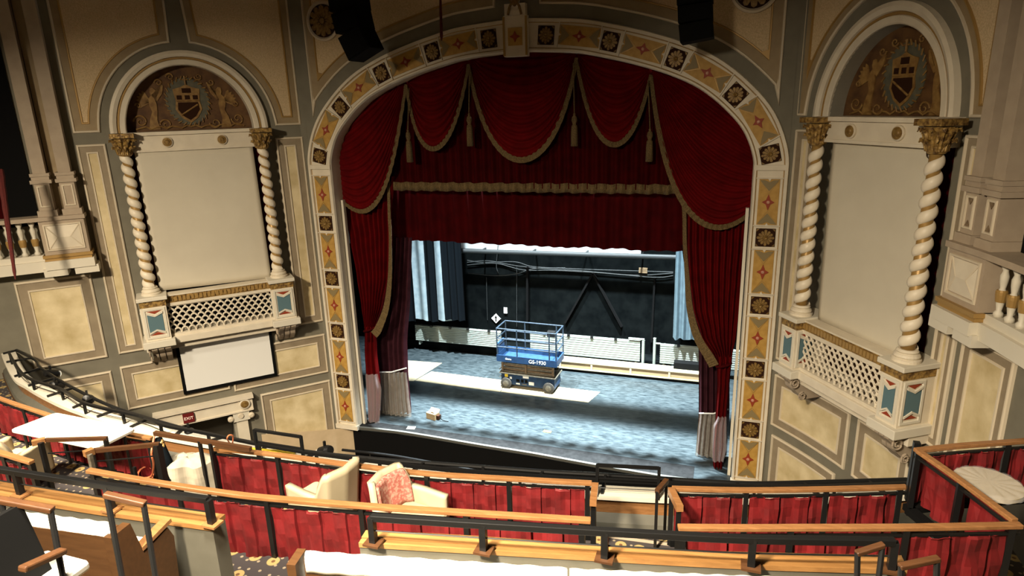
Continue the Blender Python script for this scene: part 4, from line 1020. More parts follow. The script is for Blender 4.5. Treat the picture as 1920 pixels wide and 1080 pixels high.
# things on the stage floor
P = zp(812, 784, 0); t = thing('cardboard_box', 'open brown cardboard box with papers and a cable near the left curtain', 'box', P, R(-15))
MB().box((0, 0, .09), (.30, .20, .17)).build('carton', 'pine', t, local=True); MB().box((-.02, .12, .19), (.30, .10, .012), Matrix.Rotation(R(35), 3, 'X')).build('flap', 'cardboard', t, local=True)
MB().box((.05, .02, .21), (.18, .14, .012), Matrix.Rotation(R(18), 3, 'Y')).build('papers', 'paper', t, local=True); MB().box((.18, .02, .08), (.09, .12, .10)).build('red_pack', 'brownbase', t, local=True)
MB().tube(catmull([Vector(p) for p in [(.24, 0, .15), (.32, -.03, .06), (.40, .02, .01), (.50, .04, .01)]], 5), .01, 6).build('lead', 'black', t, local=True)
for px, w_, h_, m_, lb, an in ((  (771, 802), .22, .16, 'greylight', 'grey sheet of paper on the black stage edge at the left', 10), ((1026, 809), .20, .10, 'yellow', 'yellow and white sheet of paper on the middle of the stage floor', -5)):
    P = zp(*px, .006); MB().box(P, (w_, h_, .004), Matrix.Rotation(R(an), 3, 'Z')).build('paper_sheet', m_, tagd=(lb, 'paper'))
# loudspeaker line arrays
def array(lab, pts, y=-1.5):
    C = [yp(a, b, y) for a, b, w_ in pts]; t = thing('line_array_speaker', lab, 'loudspeaker', C[-1])
    for i in range(len(C) - 1):
        a, b = C[i], C[i + 1]; d = (b - a); ang = math.atan2(d.x, -d.z); w_ = pts[i][2]
        m = MB().box(a.lerp(b, .5), (w_, .55, d.length - .012), Matrix.Rotation(-ang, 3, 'Y')); o = m.build('speaker_cabinet', 'black', t, bevel=.01)
        MB().box(a.lerp(b, .5) + Vector((0, -.285, 0)), (w_ * .9, .02, d.length * .86), Matrix.Rotation(-ang, 3, 'Y')).build('grille', 'black', o)
array('black curved line array loudspeaker hanging over the left part of the arch', [(650, -60, .60), (652, -18, .60), (658, 22, .58), (667, 60, .55), (688, 104, .50)])
array('black straight line array loudspeaker hanging over the right part of the arch', [(1302, -70, .56), (1303, -25, .56), (1304, 10, .54), (1305, 43, .53), (1308, 78, .53)])
# pit and house left
m = MB().wprism(lambda s, z, o=0: WL(s, z, o), [(-.80, -1.5), (1.85, -1.5), (1.85, .30), (-.85, -.22)], .26, .29)
m.build('leaning_board', 'board', tagd=('large beige hardboard panel standing along the left wall by the stage corner', 'board'))
M['curb'] = mat('pit_dark', (.012, .012, .014), .6)
pit = thing('orchestra_pit_rail', 'black orchestra pit rail and cloth below the curved stage edge', 'pit rail', (-1, -.6, -.9))
a = [p + Vector((0, -.55, -.42)) for p in ec]
MB().tube(a, .035, 8).build('top_tube', 'blackmetal', pit)
for k in range(2, len(a), 5): MB().tube([a[k], a[k] + Vector((0, 0, -1.2))], .025, 6).build('post', 'blackmetal', pit)
P = zp(762, 850, -.9); MB().box((P.x, P.y, -.9), (.22, .1, .75)).build('music_stand_case', 'bluecloth', tagd=('narrow pale blue case standing in the dark pit at the left', 'case'))
for (q0, q1, lb) in [((772, 836), (806, 841), 'crumpled bright paper strip at the left along the pit edge'), ((812, 841), (826, 845), 'small pale green paper strip along the pit edge'), ((832, 845), (862, 848), 'crumpled white paper strip right of the pale green one'), ((942, 859), (966, 863), 'thin white paper strip along the middle of the pit edge'), ((1125, 884), (1150, 890), 'white paper scrap at the pit edge below the aisle rail')]:
    a1 = zp(*q0, -.60); b1 = zp(*q1, -.60); MB().sweepbox([a1, a1.lerp(b1, .4) + Vector((0, 0, .02)), a1.lerp(b1, .7) - Vector((0, 0, .015)), b1], .06, .05).build('paper_strip', 'paper', tagd=(lb, 'paper'))

# ------------------------------------------------------------------ mezzanine
ZL, ZA, ZB, ZC = 3.40, 4.10, 4.60, 5.20
F1, F2, F3, F4 = 2.85, 3.40, 3.95, 4.50
def pl(px, z, n=6): return catmull([zp(a, b, z) for a, b in px], n)
def shift(P, d, dz=0):           # offset a plan path towards the stage (positive d)
    out = []
    for i, p in enumerate(P):
        a = P[max(0, i - 1)]; b = P[min(len(P) - 1, i + 1)]; t = (b - a); t.z = 0; t.normalize(); n = Vector((-t.y, t.x, 0)); out.append(p + n * d + Vector((0, 0, dz)))
    return out
ledge_px = [(8, 648), (12, 668), (32, 706), (54, 721), (81, 737), (122, 757), (160, 771), (194, 784), (249, 801), (312, 815), (440, 838), (600, 868), (800, 895), (1000, 913), (1107, 922), (1255, 930), (1400, 932), (1560, 930), (1700, 924), (1800, 914)]
LP = pl(ledge_px, ZL)
bf = thing('curved_parapet', 'curved balcony front with ivory ledge above brown and grey panelling', 'balcony front', LP[60])
MB().sweepbox(shift(LP, .05, -.03), .24, .06).build('ivory_ledge', 'ledgewhite', bf)
MB().sweepbox(shift(LP, .06, -.20), .12, .28).build('brown_fascia', 'handwood', bf)
m = MB(); pr = [(.0, -.28), (-.10, -.36), (-.12, -.42)]; rows = [shift(LP, d, dz) for d, dz in pr]
for r1, r2 in zip(rows, rows[1:]):
    n = len(r1); m.add(r1 + r2, [(i, i + 1, n + i + 1, n + i) for i in range(n - 1)])
m.build('grey_cove', 'parapet', bf)
MB().sweepbox(shift(LP, -.11, -.44), .05, .035).build('wood_bead', 'darkwood', bf)
MB().sweepbox(shift(LP, -.02, -.50), .16, .12).build('wood_base', 'darkwood', bf)
MB().sweepbox(shift(LP, .14, -.50), .06, .90).build('stage_side_fascia', 'greylight', bf)
# front rails
pipe_px = [(28, 655), (66, 675), (75, 688), (105, 709), (150, 734), (200, 758), (260, 779), (360, 807), (480, 831), (570, 846), (700, 860), (860, 872), (1020, 884), (1110, 889), (1240, 897), (1400, 906), (1560, 903), (1700, 899)]
PP = pl(pipe_px, 3.42)
pr_ = thing('lighting_pipe', 'black lighting pipe carried on brackets along the outside of the balcony front', 'pipe', PP[50])
MB().tube(PP, .028, 8).build('pipe', 'blackmetal', pr_)
in_px = [(17, 662), (33, 690), (50, 707), (78, 718), (115, 730), (150, 752), (187, 764), (262, 780), (310, 798), (385, 812), (480, 832), (600, 852), (800, 876), (1000, 892), (1110, 899), (1240, 905), (1400, 912), (1560, 911), (1700, 906)]
IP = pl(in_px, ZL + .20)
ir = thing('balcony_rail', 'black steel guard rail on short posts along the ivory balcony ledge', 'railing', IP[50])
MB().sweepbox(IP, .04, .04).build('top_rail', 'blackmetal', ir)
MB().tube([p - Vector((0, 0, .11)) for p in IP], .006, 5).build('wire', 'blackmetal', ir)
L = pathlen(IP); d = .15
while d < L[-1]:
    p, tt = at(IP, L, d); MB().box((p.x, p.y, ZL + .10), (.035, .035, .22)).build('post', 'blackmetal', ir); d += .95
L2 = pathlen(PP); d = .1; k = 0
while d < L2[-1]:
    p, tt = at(PP, L2, d)
    q = min(LP, key=lambda v: (v - p).length_squared); q = Vector((q.x, q.y, ZL + .02)); MB().bar(p, q + (q - p).normalized() * .04, .035).build('bracket', 'blackmetal', pr_); d += .82; k += 1
# stage lamps hanging from the pipe
for i, (px, lb) in enumerate([((96, 700), 'black stage lamp hanging at the far left end of the lighting pipe'), ((105, 722), 'black stage lamp under the pipe next to the left end lamp'), ((165, 748), 'black stage lamp under the pipe left of the ivory door surround'), ((355, 812), 'black stage lamp under the pipe below the exit sign'), ((610, 846), 'black stage lamp with lit face on the pipe before the hardboard panel')]):
    P = zp(*px, 3.36); t = thing('stage_lamp', lb, 'stage lamp', P, R(20 * i))
    MB().lathe((0, 0, 0), [(.05, -.12), (.08, -.10), (.08, .06), (.06, .12), (.02, .13)], 14, Matrix.Rotation(R(65), 3, 'X')).build('lamp_body', 'blackmetal', t, local=True)
    MB().lathe((0, .02, -.02), [(.07, -.13), (.07, -.125)], 14, Matrix.Rotation(R(65), 3, 'X')).build('lens', 'paper', t, local=True)
    MB().bar((0, 0, .06), (0, 0, .16), .03).build('yoke', 'blackmetal', t, local=True)
# aisle guards standing on the ledge
for px, lb in ((((477, 846), (477, 806), (564, 819), (564, 858)), 'black tubular aisle guard at the left of the balcony front'), (((1120, 915), (1120, 872), (1236, 878), (1237, 924)), 'black tubular aisle guard at the middle of the balcony front')):
    z1 = ZL + .42; a, b = zp(*px[1], z1), zp(*px[2], z1); t = thing('aisle_guard', lb, 'railing', (a + b) / 2 - Vector((0, 0, .42)))
    MB().bar(a, b, .035).build('top_bar', 'blackmetal', t); MB().bar(a.lerp(b, .0) - Vector((0, 0, .18)), b - Vector((0, 0, .18)), .02).build('middle_bar', 'blackmetal', t)
    for q in (a, b): MB().bar(q + Vector((0, 0, .01)), q - Vector((0, 0, .43)), .035).build('post', 'blackmetal', t)

# terrace floors
A_px = [(-140, 690), (-60, 722), (0, 748), (60, 769), (130, 791), (200, 808), (300, 826), (410, 843), (520, 853), (660, 872), (800, 888), (1000, 900), (1110, 905), (1260, 915), (1400, 918), (1550, 917), (1710, 908), (1900, 890)]
B_px = [(-160, 800), (-60, 830), (0, 848), (60, 865), (165, 882), (300, 906), (440, 927), (540, 937), (700, 950), (900, 963), (1105, 975), (1273, 988), (1500, 989), (1700, 989), (1915, 984), (2050, 975)]
PA = pl(A_px, ZA); PB = pl(B_px, ZB)
def floorstrip(P, Q, z, name, drop=.6):
    m = MB(); n = 60; L1, L2 = pathlen(P), pathlen(Q)
    a = [at(P, L1, L1[-1] * k / n)[0] for k in range(n + 1)]; b = [at(Q, L2, L2[-1] * k / n)[0] for k in range(n + 1)]
    a = [Vector((p.x, p.y, z)) for p in a]; b = [Vector((p.x, p.y, z)) for p in b]; c = [p - Vector((0, 0, drop)) for p in a]
    m.add(a + b, [(i, i + 1, n + 2 + i, n + 1 + i) for i in range(n)])
    o = m.build(name, 'carpet', tagd=(None, None, None, 'structure'))
    MB().add(a + c, [(i, i + 1, n + 2 + i, n + 1 + i) for i in range(n)]).build('riser', 'darkwood', o)
    return o
floorstrip(shift(LP, -.05), shift(PA, -.12), F1, 'floor_terrace_front', .2)
floorstrip(shift(PA, .05), shift(PB, -.12), F2, 'floor_terrace_second')
back = [Vector((-7.5, -12.5, F3)), Vector((0, -13, F3)), Vector((9.5, -12.0, F3))]
floorstrip(shift(PB, .05), catmull(back, 8), F3, 'floor_terrace_third')
# draped wooden rails
def draped(lab, px, z, zbot, posts, end=(0, 0), pleat=.22, drapes=True, grp=None, hw=.065, zpost=None, front=.035, top=.075, name='draped_rail', wm_='handwood'):
    P = pl(px, z, 8); L = pathlen(P); T = L[-1]
    t = thing(name, lab, 'railing', (P[0] + P[-1]) / 2 - Vector((0, 0, .7)), group=grp)
    MB().sweepbox(P, hw, .04).build('handrail', wm_, t, bevel=.008)
    MB().sweepbox([p - Vector((0, 0, .075)) for p in P], .03, .02).build('steel_strip', 'blackmetal', t)
    zb = zbot; zf = zbot - .10 if zpost is None else zpost
    MB().sweepbox([Vector((p.x, p.y, zb - .06)) for p in P], .10, .07).build('base_rail', 'black', t)
    # posts given in pixels x -> find distance with matching x
    def locate(x):
        best = min(range(len(P)), key=lambda i: abs(px_of(P[i]) - x)); return L[best]
    ds = [locate(x) for x in posts]
    for d in ds:
        p, tt = at(P, L, d); MB().box((p.x, p.y, (z + zf) / 2 - .02), (.05, .05, z - zf)).build('post', 'blackmetal', t)
    if drapes:
        for d0, d1 in zip(ds, ds[1:]):
            d0 += .028; d1 -= .028; n = max(3, int(round((d1 - d0) / (pleat * .72)))); n += (n + 1) % 2
            prof = []
            for k in range(n):
                a = d0 + (d1 - d0) * k / n; b = d0 + (d1 - d0) * (k + 1) / n; o = .0 if k % 2 else -.030
                jt = random.uniform(-.008, .008)
                prof += [(a + .004, o + jt), ((a * 2 + b) / 3, o + jt + .008), ((a + 2 * b) / 3, o + jt - .004), (b - .004, o + jt)]
            rowz = [z - top, z - top - .02] + [z - top - (z - top - zb) * q for q in (.25, .5, .75, 1)]
            m = MB(); vs = []
            for j, zz in enumerate(rowz):
                for i, (dd, o) in enumerate(prof):
                    p, tt = at(P, L, dd); nn = Vector((tt.y, -tt.x, 0)).normalized()
                    wob = .010 * sin(i * 1.7 + j * 1.3 + d0 * 9) * (j / 5) + .008 * sin(j * 2.1 + i * .45)
                    hem = .012 * sin(i * .9 + d0) if j == len(rowz) - 1 else 0
                    vs.append(p + nn * (front + o + wob) + Vector((0, 0, zz - z + hem)))
            q = len(prof); m.add(vs, [(j * q + i, j * q + i + 1, (j + 1) * q + i + 1, (j + 1) * q + i) for j in range(len(rowz) - 1) for i in range(q - 1)])
            m.build('red_skirt', 'skirt', t, solid=.006)
    return t
def px_of(p):
    d = p - CAMLOC; return 960 + FPX * d.dot(RR) / d.dot(FF)
draped('wooden handrail with red pleated skirts behind the two armchairs', [(400, 841), (520, 853), (660, 872), (800, 888), (1000, 900), (1110, 906)], ZA, ZA - .60, [403, 527, 659, 797, 947, 1100])
draped('wooden handrail with red pleated skirts right of the aisle, nearer the stage', [(1260, 916), (1400, 919), (1550, 917), (1700, 913)], ZA, ZA - .60, [1264, 1406, 1548, 1690])
draped('wooden handrail with red pleated skirts curving behind the white table at the far left', [(-60, 722), (0, 747), (60, 768), (130, 790), (200, 806), (285, 822)], ZA - .12, ZA - .72, [-50, 48, 115, 190, 280])
draped('long wooden handrail with red pleated skirts in front of the armchairs', [(165, 882), (300, 906), (440, 927), (540, 937), (700, 950), (900, 963), (1108, 976)], ZB, ZB - .68, [177, 328, 496, 684, 885, 1097], top=.08)
draped('wooden handrail with red pleated skirts right of the aisle, nearer the camera', [(1271, 989), (1400, 990), (1500, 989.5), (1700, 989), (1915, 985)], ZB, ZB - .68, [1280, 1489, 1700, 1905], top=.08)
draped('short wooden handrail with red pleated skirt at the left edge below the white table', [(-90, 825), (0, 849), (30, 858), (60, 867)], ZB - .05, ZB - .62, [-80, 8, 40, 58], pleat=.16)
# right-hand box of rails
draped('wooden handrail slanting towards the camera with bright red skirts at the right', [(1722, 846), (1780, 886), (1840, 930), (1903, 977)], ZB + .02, ZB - .60, [1724, 1800, 1898], front=-.06)
draped('wooden handrail with dark red skirts along the far right behind the round table', [(1716, 845), (1800, 836), (1880, 830), (1960, 824)], ZB + .02, ZB - .60, [1720, 1888, 1955])
# stub handrails at the aisle
def bars(name, lab, cat, segs, mats='blackmetal'):
    t = thing(name, lab, cat, segs[0][1]);
    for sname, a, b, wd, m_ in segs: MB().bar(a, b, wd).build(sname, m_, t)
    return t
bars('aisle_rail', 'short wooden aisle handrail on a black post left of the aisle', 'railing', [('handrail', zp(1116, 910, ZA), zp(1112, 944, ZA + .02), .07, 'handwood'), ('post', zp(1113, 940, ZA), zp(1113, 940, ZA) - Vector((0, 0, .65)), .05, 'blackmetal')])
bars('aisle_rail', 'short wooden aisle handrail on a black post right of the aisle', 'railing', [('handrail', zp(1258, 919, ZA), zp(1275, 954, ZA + .02), .07, 'handwood'), ('post', zp(1273, 952, ZA), zp(1273, 952, ZA) - Vector((0, 0, .65)), .05, 'blackmetal')])
a = zp(1232, 922, ZA + .02); b = zp(1250, 901, ZA + .02)
bars('stair_handrail', 'thin bent stair handrail on two slim posts in the middle aisle', 'railing', [('handrail', a, b, .05, 'darkwood'), ('post', a, a - Vector((0, 0, .75)), .03, 'blackmetal'), ('post', b, b - Vector((0, 0, .75)), .03, 'blackmetal')])
P = zp(1180, 1011, F2); MB().box((P.x, P.y, F2 - .012), (.85, .05, .03), Matrix.Rotation(R(4), 3, 'Z')).build('step_nosing', 'stucco', tagd=('white step nosing on the carpet of the middle aisle', 'step'))
a = zp(60, 831, ZB - .1); b = zp(85, 825, ZB - .1); c = zp(201, 822, ZB - .1)
bars('stair_handrail', 'dark handrail on slim posts just under the corner of the white table', 'railing', [('handrail_end', a, b, .06, 'handwood'), ('handrail', b, c, .04, 'darkwood'), ('post', zp(76, 830, ZB - .1), zp(76, 830, ZB - .1) - Vector((0, 0, .8)), .045, 'blackmetal'), ('post', c - (c - b) * .03, c - (c - b) * .03 - Vector((0, 0, .5)), .04, 'blackmetal'), ('wire', zp(90, 850, ZB - .25), zp(195, 842, ZB - .25), .012, 'blackmetal')])
a = zp(158, 852, ZB - .05); b = zp(175, 845, ZB - .05); c = zp(299, 833, ZB - .05)
bars('stair_handrail', 'wooden handrail on black posts between the white table and the long red skirts', 'railing', [('handrail_end', a, b, .07, 'handwood'), ('handrail', b, c, .045, 'darkwood'), ('post', zp(168, 852, ZB - .05), zp(168, 852, ZB - .05) - Vector((0, 0, .7)), .04, 'steel'), ('post', c - (c - b) * .04, c - (c - b) * .04 - Vector((0, 0, .75)), .07, 'blackmetal'), ('post', b.lerp(c, .55) - Vector((0, 0, .25)), b.lerp(c, .55) - Vector((0, 0, .75)), .03, 'blackmetal'), ('wire', zp(182, 865, ZB - .2), zp(292, 855, ZB - .2), .012, 'blackmetal')])
t = thing('gate_post', 'slim black gate posts and dark handrail beside the dust-sheeted chair', 'post', zp(385, 905, F2 + .2))
for q in (374, 394): a = zp(q, 827 if q < 380 else 832, ZA + .12); MB().bar(a, a - Vector((0, 0, .95)), .035).build('post', 'blackmetal', t)
MB().bar(zp(290, 812, ZA + .12), zp(470, 842, ZA + .12), .05).build('handrail', 'darkwood', t)
MB().box(zp(1711, 884, ZB - .28), (.06, .06, .68)).build('corner_post', 'blackmetal', tagd=('thick black post at the corner where the right rails meet', 'post'))

# white table
tz = F2 + .74
cs = [zp(*p, tz) for p in ((17, 806), (104, 773), (256, 803), (181, 840))]
def rounded(C, r=.08):
    out = []
    for i, p in enumerate(C):
        a = C[i - 1]; b = C[(i + 1) % len(C)]; u = (a - p).normalized() * r; v = (b - p).normalized() * r
        for k in range(5): s = k / 4; out.append(p + u * (1 - s) ** 2 + v * s ** 2)
    return out
t = thing('folding_table', 'large white-topped rectangular table standing behind the left rails', 'table', sum(cs, Vector()) / 4 - Vector((0, 0, .74)))
MB().slab([(p.x, p.y) for p in rounded(cs)], tz - .035, tz).build('tabletop', 'table', t, bevel=.006)
cen = sum(cs, Vector()) / 4
for p in cs: q = p.lerp(cen, .22); MB().tube([Vector((q.x, q.y, tz - .03)), Vector((q.x, q.y, F2))], .018, 8).build('leg', 'blackmetal', t)
# round table in polythene
c = zp(1853, 905, 4.45); r_ = (zp(1915, 908, 4.45) - c).length
t = thing('round_table', 'round cream tabletop wrapped in clear plastic behind the slanting right handrail', 'table', c - Vector((0, 0, .74)))
MB().lathe(c, [(r_, -.04), (r_, 0), (0, 0)], 48).build('tabletop', 'cream', t)
MB().lathe(c - Vector((0, 0, .7)), [(.22, 0), (.2, .03), (.04, .05), (.04, .66)], 20).build('pedestal', 'blackmetal', t)
def wrapf(u, v):
    a = 2 * PI * u; rr = r_ * (1.0 * v + .03 * v * abs(sin(a * 9 + 2 * sin(a * 3)))) + .01 * v
    return c + Vector((rr * cos(a), rr * sin(a), .012 + .012 * abs(sin(a * 7)) * v - (.05 if v > .95 else 0)))
MB().grid(wrapf, 120, 12).build('plastic_wrap', 'plastic', t, smooth=True)

# armchairs
def armchair(name, lab, P, rz, turned):
    t = thing(name, lab, 'armchair', P, rz)
    # local: faces +x, back at -x
    def U(s):   # plan curve of the shell, s 0..1 from right arm front to left arm front
        pts = [(.26, -.31), (.0, -.32), (-.20, -.31), (-.30, -.22), (-.33, 0), (-.30, .22), (-.20, .31), (.0, .32), (.26, .31)]
        k = s * 8; i = min(7, int(k)); f = k - i; a, b = pts[i], pts[i + 1]; return a[0] + (b[0] - a[0]) * f, a[1] + (b[1] - a[1]) * f
    def hgt(s): q = abs(s - .5) * 2; return .60 if q > .52 else .60 + .26 * min(1, (.52 - q) / .16)
    def shell(u, v):
        x, y = U(u); h = .16 + (hgt(u) - .16) * v; q = 1 - abs(u - .5) * 2; lean = .12 * max(0, q) ** .7 * v; return Vector((x - lean, y * (1 + .04 * v), h))
    MB().grid(shell, 48, 10).build('shell', 'cream', t, local=True, smooth=True, solid=.07)
    MB().box((-.0, 0, .34), (.58, .52, .16)).build('seat', 'cream', t, local=True, bevel=.03)
    MB().box((-.0, 0, .22), (.54, .56, .10)).build('seat_frame', 'cream', t, local=True, bevel=.01)
    def inner(u, v):
        s = .27 + .46 * u; x, y = U(s); h = .42 + (hgt(s) - .46) * v; q = 1 - abs(s - .5) * 2; lean = .12 * max(0, q) ** .7 * (h - .16) / (hgt(s) - .16)
        return Vector((x * .93 - lean + .05, y * .88, h))
    MB().grid(inner, 24, 8).build('back_cushion', 'rosefab', t, local=True, smooth=True, solid=.03)
    for x in (-.24, .22):
        for y in (-.24, .24): MB().bar((x, y, .18), (x * 1.08, y * 1.08, 0), .035).build('leg', 'darkwood', t, local=True)
    return t
b = zp(712, 884, F2 + .86); ang = R(-12)
armchair('armchair', 'cream tub armchair facing right with rose damask back', Vector((b.x + .42 * cos(ang), b.y + .42 * sin(ang), F2)), ang, 0)
b = zp(648, 878, F2 + .86); ang = R(165)
armchair('armchair', 'cream tub armchair facing left, its plain back towards the camera', Vector((b.x + .42 * cos(ang), b.y + .42 * sin(ang), F2)), ang, 0)
# chair at the left edge
b = zp(35, 838, F2 + .62); armchair('armchair', 'cream armchair partly hidden at the left edge below the white table', Vector((b.x - .15, b.y, F2)), R(100), 0)
# dust sheet over a chair
P = zp(360, 905, F2 + .12)
t = thing('sheeted_chair', 'off-white dust sheet thrown over a low chair at the end of the red skirts', 'chair', Vector((P.x, P.y, F2)))
def dustf(u, v):
    a = 2 * PI * u; base = [(.34, 0.0), (.33, .30), (.30, .44), (.16, .50), (0, .46)]
    k = v * 4; i = min(3, int(k)); f = k - i; r = base[i][0] + (base[i + 1][0] - base[i][0]) * f; h = base[i][1] + (base[i + 1][1] - base[i][1]) * f
    rr = r * (1 + .10 * sin(a * 3 + 1) + .06 * sin(a * 7)) * (1.15 if abs(cos(a)) > .7 else .95)
    return Vector((rr * cos(a), rr * sin(a) * .8, h + .07 * sin(a + 2.0) * v * (1 if v < .9 else .5) + .03 * sin(3 * a) * v))
MB().grid(dustf, 60, 14).build('dust_sheet', 'dust', t, local=True)
MB().box((0, 0, .18), (.4, .34, .3)).build('seat', 'cream', t, local=True)
# black banner with gold braid
a = zp(296, 822, ZA); bb = zp(318, 905, F2 + .25)
t = thing('rolled_cloth', 'black rolled cloth with a twisted gold braid leaning behind the rails', 'cloth', bb)
MB().tube([a, a.lerp(bb, .5) + Vector((.02, 0, 0)), bb], [.05, .08, .12], 10).build('black_roll', 'blackcloth', t, smooth=True)
g = catmull([zp(303, 826, ZA), zp(309, 850, ZA - .15), zp(320, 878, ZA - .32), zp(340, 904, ZA - .45)], 10)
MB().tube([p + Vector((.012 * sin(i * 1.6), .012 * cos(i * 1.6), 0)) for i, p in enumerate(g)], .016, 6).build('gold_braid', 'goldline', t)
cb = [(291, 810, ZA + .1), (287, 830, ZA), (284, 850, ZA - .1), (288, 870, ZA - .3), (284, 892, F2 + .05), (268, 896, F2 + .02), (258, 892, F2 + .04), (264, 880, F2 + .1), (276, 875, F2 + .12), (287, 882, F2 + .08), (286, 896, F2 + .02)]
MB().tube(catmull([zp(*q) for q in cb], 8), .012, 6).build('orange_cable', 'orange', tagd=('orange cable looping down beside the rolled black cloth', 'cable'))
cb = [(430, 830, ZL + .22), (426, 822, ZL + .36), (430, 816, ZL + .40), (437, 818, ZL + .36), (436, 832, ZL + .2)]
MB().tube(catmull([zp(*q) for q in cb], 6), .010, 6).build('orange_cable', 'orange', tagd=('small orange cable loop over the front rail near the door surround', 'cable'))
MB().sweepbox(pl([(425, 836), (480, 844), (552, 850)], ZL + .03, 3), .07, .03).build('yellow_strap', 'yellow', tagd=('yellow strap lying on the ivory balcony ledge', 'strap'))

# wooden ledges with steel rails, benches behind
def ledge(lab, far, near, rail, posts, z, zr, floor, endcap):
    A = pl(far, z, 4); B = pl(near, z, 4)
    n = 30; L1, L2 = pathlen(A), pathlen(B)
    a = [at(A, L1, L1[-1] * k / n)[0] for k in range(n + 1)]; b = [at(B, L2, L2[-1] * k / n)[0] for k in range(n + 1)]
    t = thing('parapet', lab, 'parapet', a[n // 2] - Vector((0, 0, .6)))
    def strip(k0, k1, z0, z1, name, m_):
        m = MB(); P = [x.lerp(y, k0) for x, y in zip(a, b)]; Q = [x.lerp(y, k1) for x, y in zip(a, b)]
        up = [Vector((0, 0, z0 - z)), Vector((0, 0, z1 - z))]
        vs = [p + up[0] for p in P] + [p + up[1] for p in P] + [q + up[1] for q in Q] + [q + up[0] for q in Q]; q_ = n + 1
        fs = []
        for i in range(n):
            for j in range(4): j2 = (j + 1) % 4; fs.append((j * q_ + i, j * q_ + i + 1, j2 * q_ + i + 1, j2 * q_ + i))
        fs += [(0, q_, 2 * q_, 3 * q_), (n, q_ + n, 2 * q_ + n, 3 * q_ + n)]
        m.add(vs, fs); return m.build(name, m_, t)
    strip(0, .60, z - .035, z, 'ledge_board', 'ledgewood'); strip(.66, 1, z - .045, z - .008, 'ledge_nosing', 'ledgewood'); strip(.58, .68, z - .06, z - .02, 'ledge_groove', 'darkwood')
    strip(.06, .92, floor, z - .045, 'parapet_wall', 'parapet'); strip(.92, 1.0, floor + .0, floor + .10, 'skirting', 'darkwood')
    P = pl(rail, zr, 6); LR = pathlen(P)
    r = MB().sweepbox(P, .045, .045).build('steel_rail', 'blackmetal', t, bevel=.004)
    MB().tube([p - Vector((0, 0, (zr - z) * .5)) for p in P], .006, 5).build('wire', 'blackmetal', t)
    for x in posts:
        best = min(range(len(P)), key=lambda i: abs(px_of(P[i]) - x)); p = P[best]
        MB().box((p.x, p.y, (z + zr) / 2), (.045, .045, zr - z)).build('post', 'blackmetal', t)
        MB().box((p.x, p.y, z + .008), (.12, .10, .016)).build('post_foot', 'darkwood' if endcap else 'handwood', t)
    return t
ledge('oak-topped grey parapet with black steel rail at the lower right', [(686, 994), (900, 1005), (1200, 1027), (1450, 1036), (1690, 1041)], [(672, 1016), (900, 1029), (1280, 1051), (1480, 1060), (1702, 1066)], [(696, 970), (905, 983.5), (1240, 1003), (1412, 1011), (1678, 1016)], [703, 908, 1155, 1412, 1670], ZC, ZC + .21, F4 - .1, True)
ledge('oak-topped grey parapet with black steel rail at the lower left', [(-120, 880), (45, 909), (187, 933), (422, 964)], [(-120, 906), (0, 927), (187, 957), (395, 986)], [(-120, 858), (0, 880.5), (200, 911), (390, 937)], [-60, 38, 202, 387], ZC, ZC + .21, F3, False)
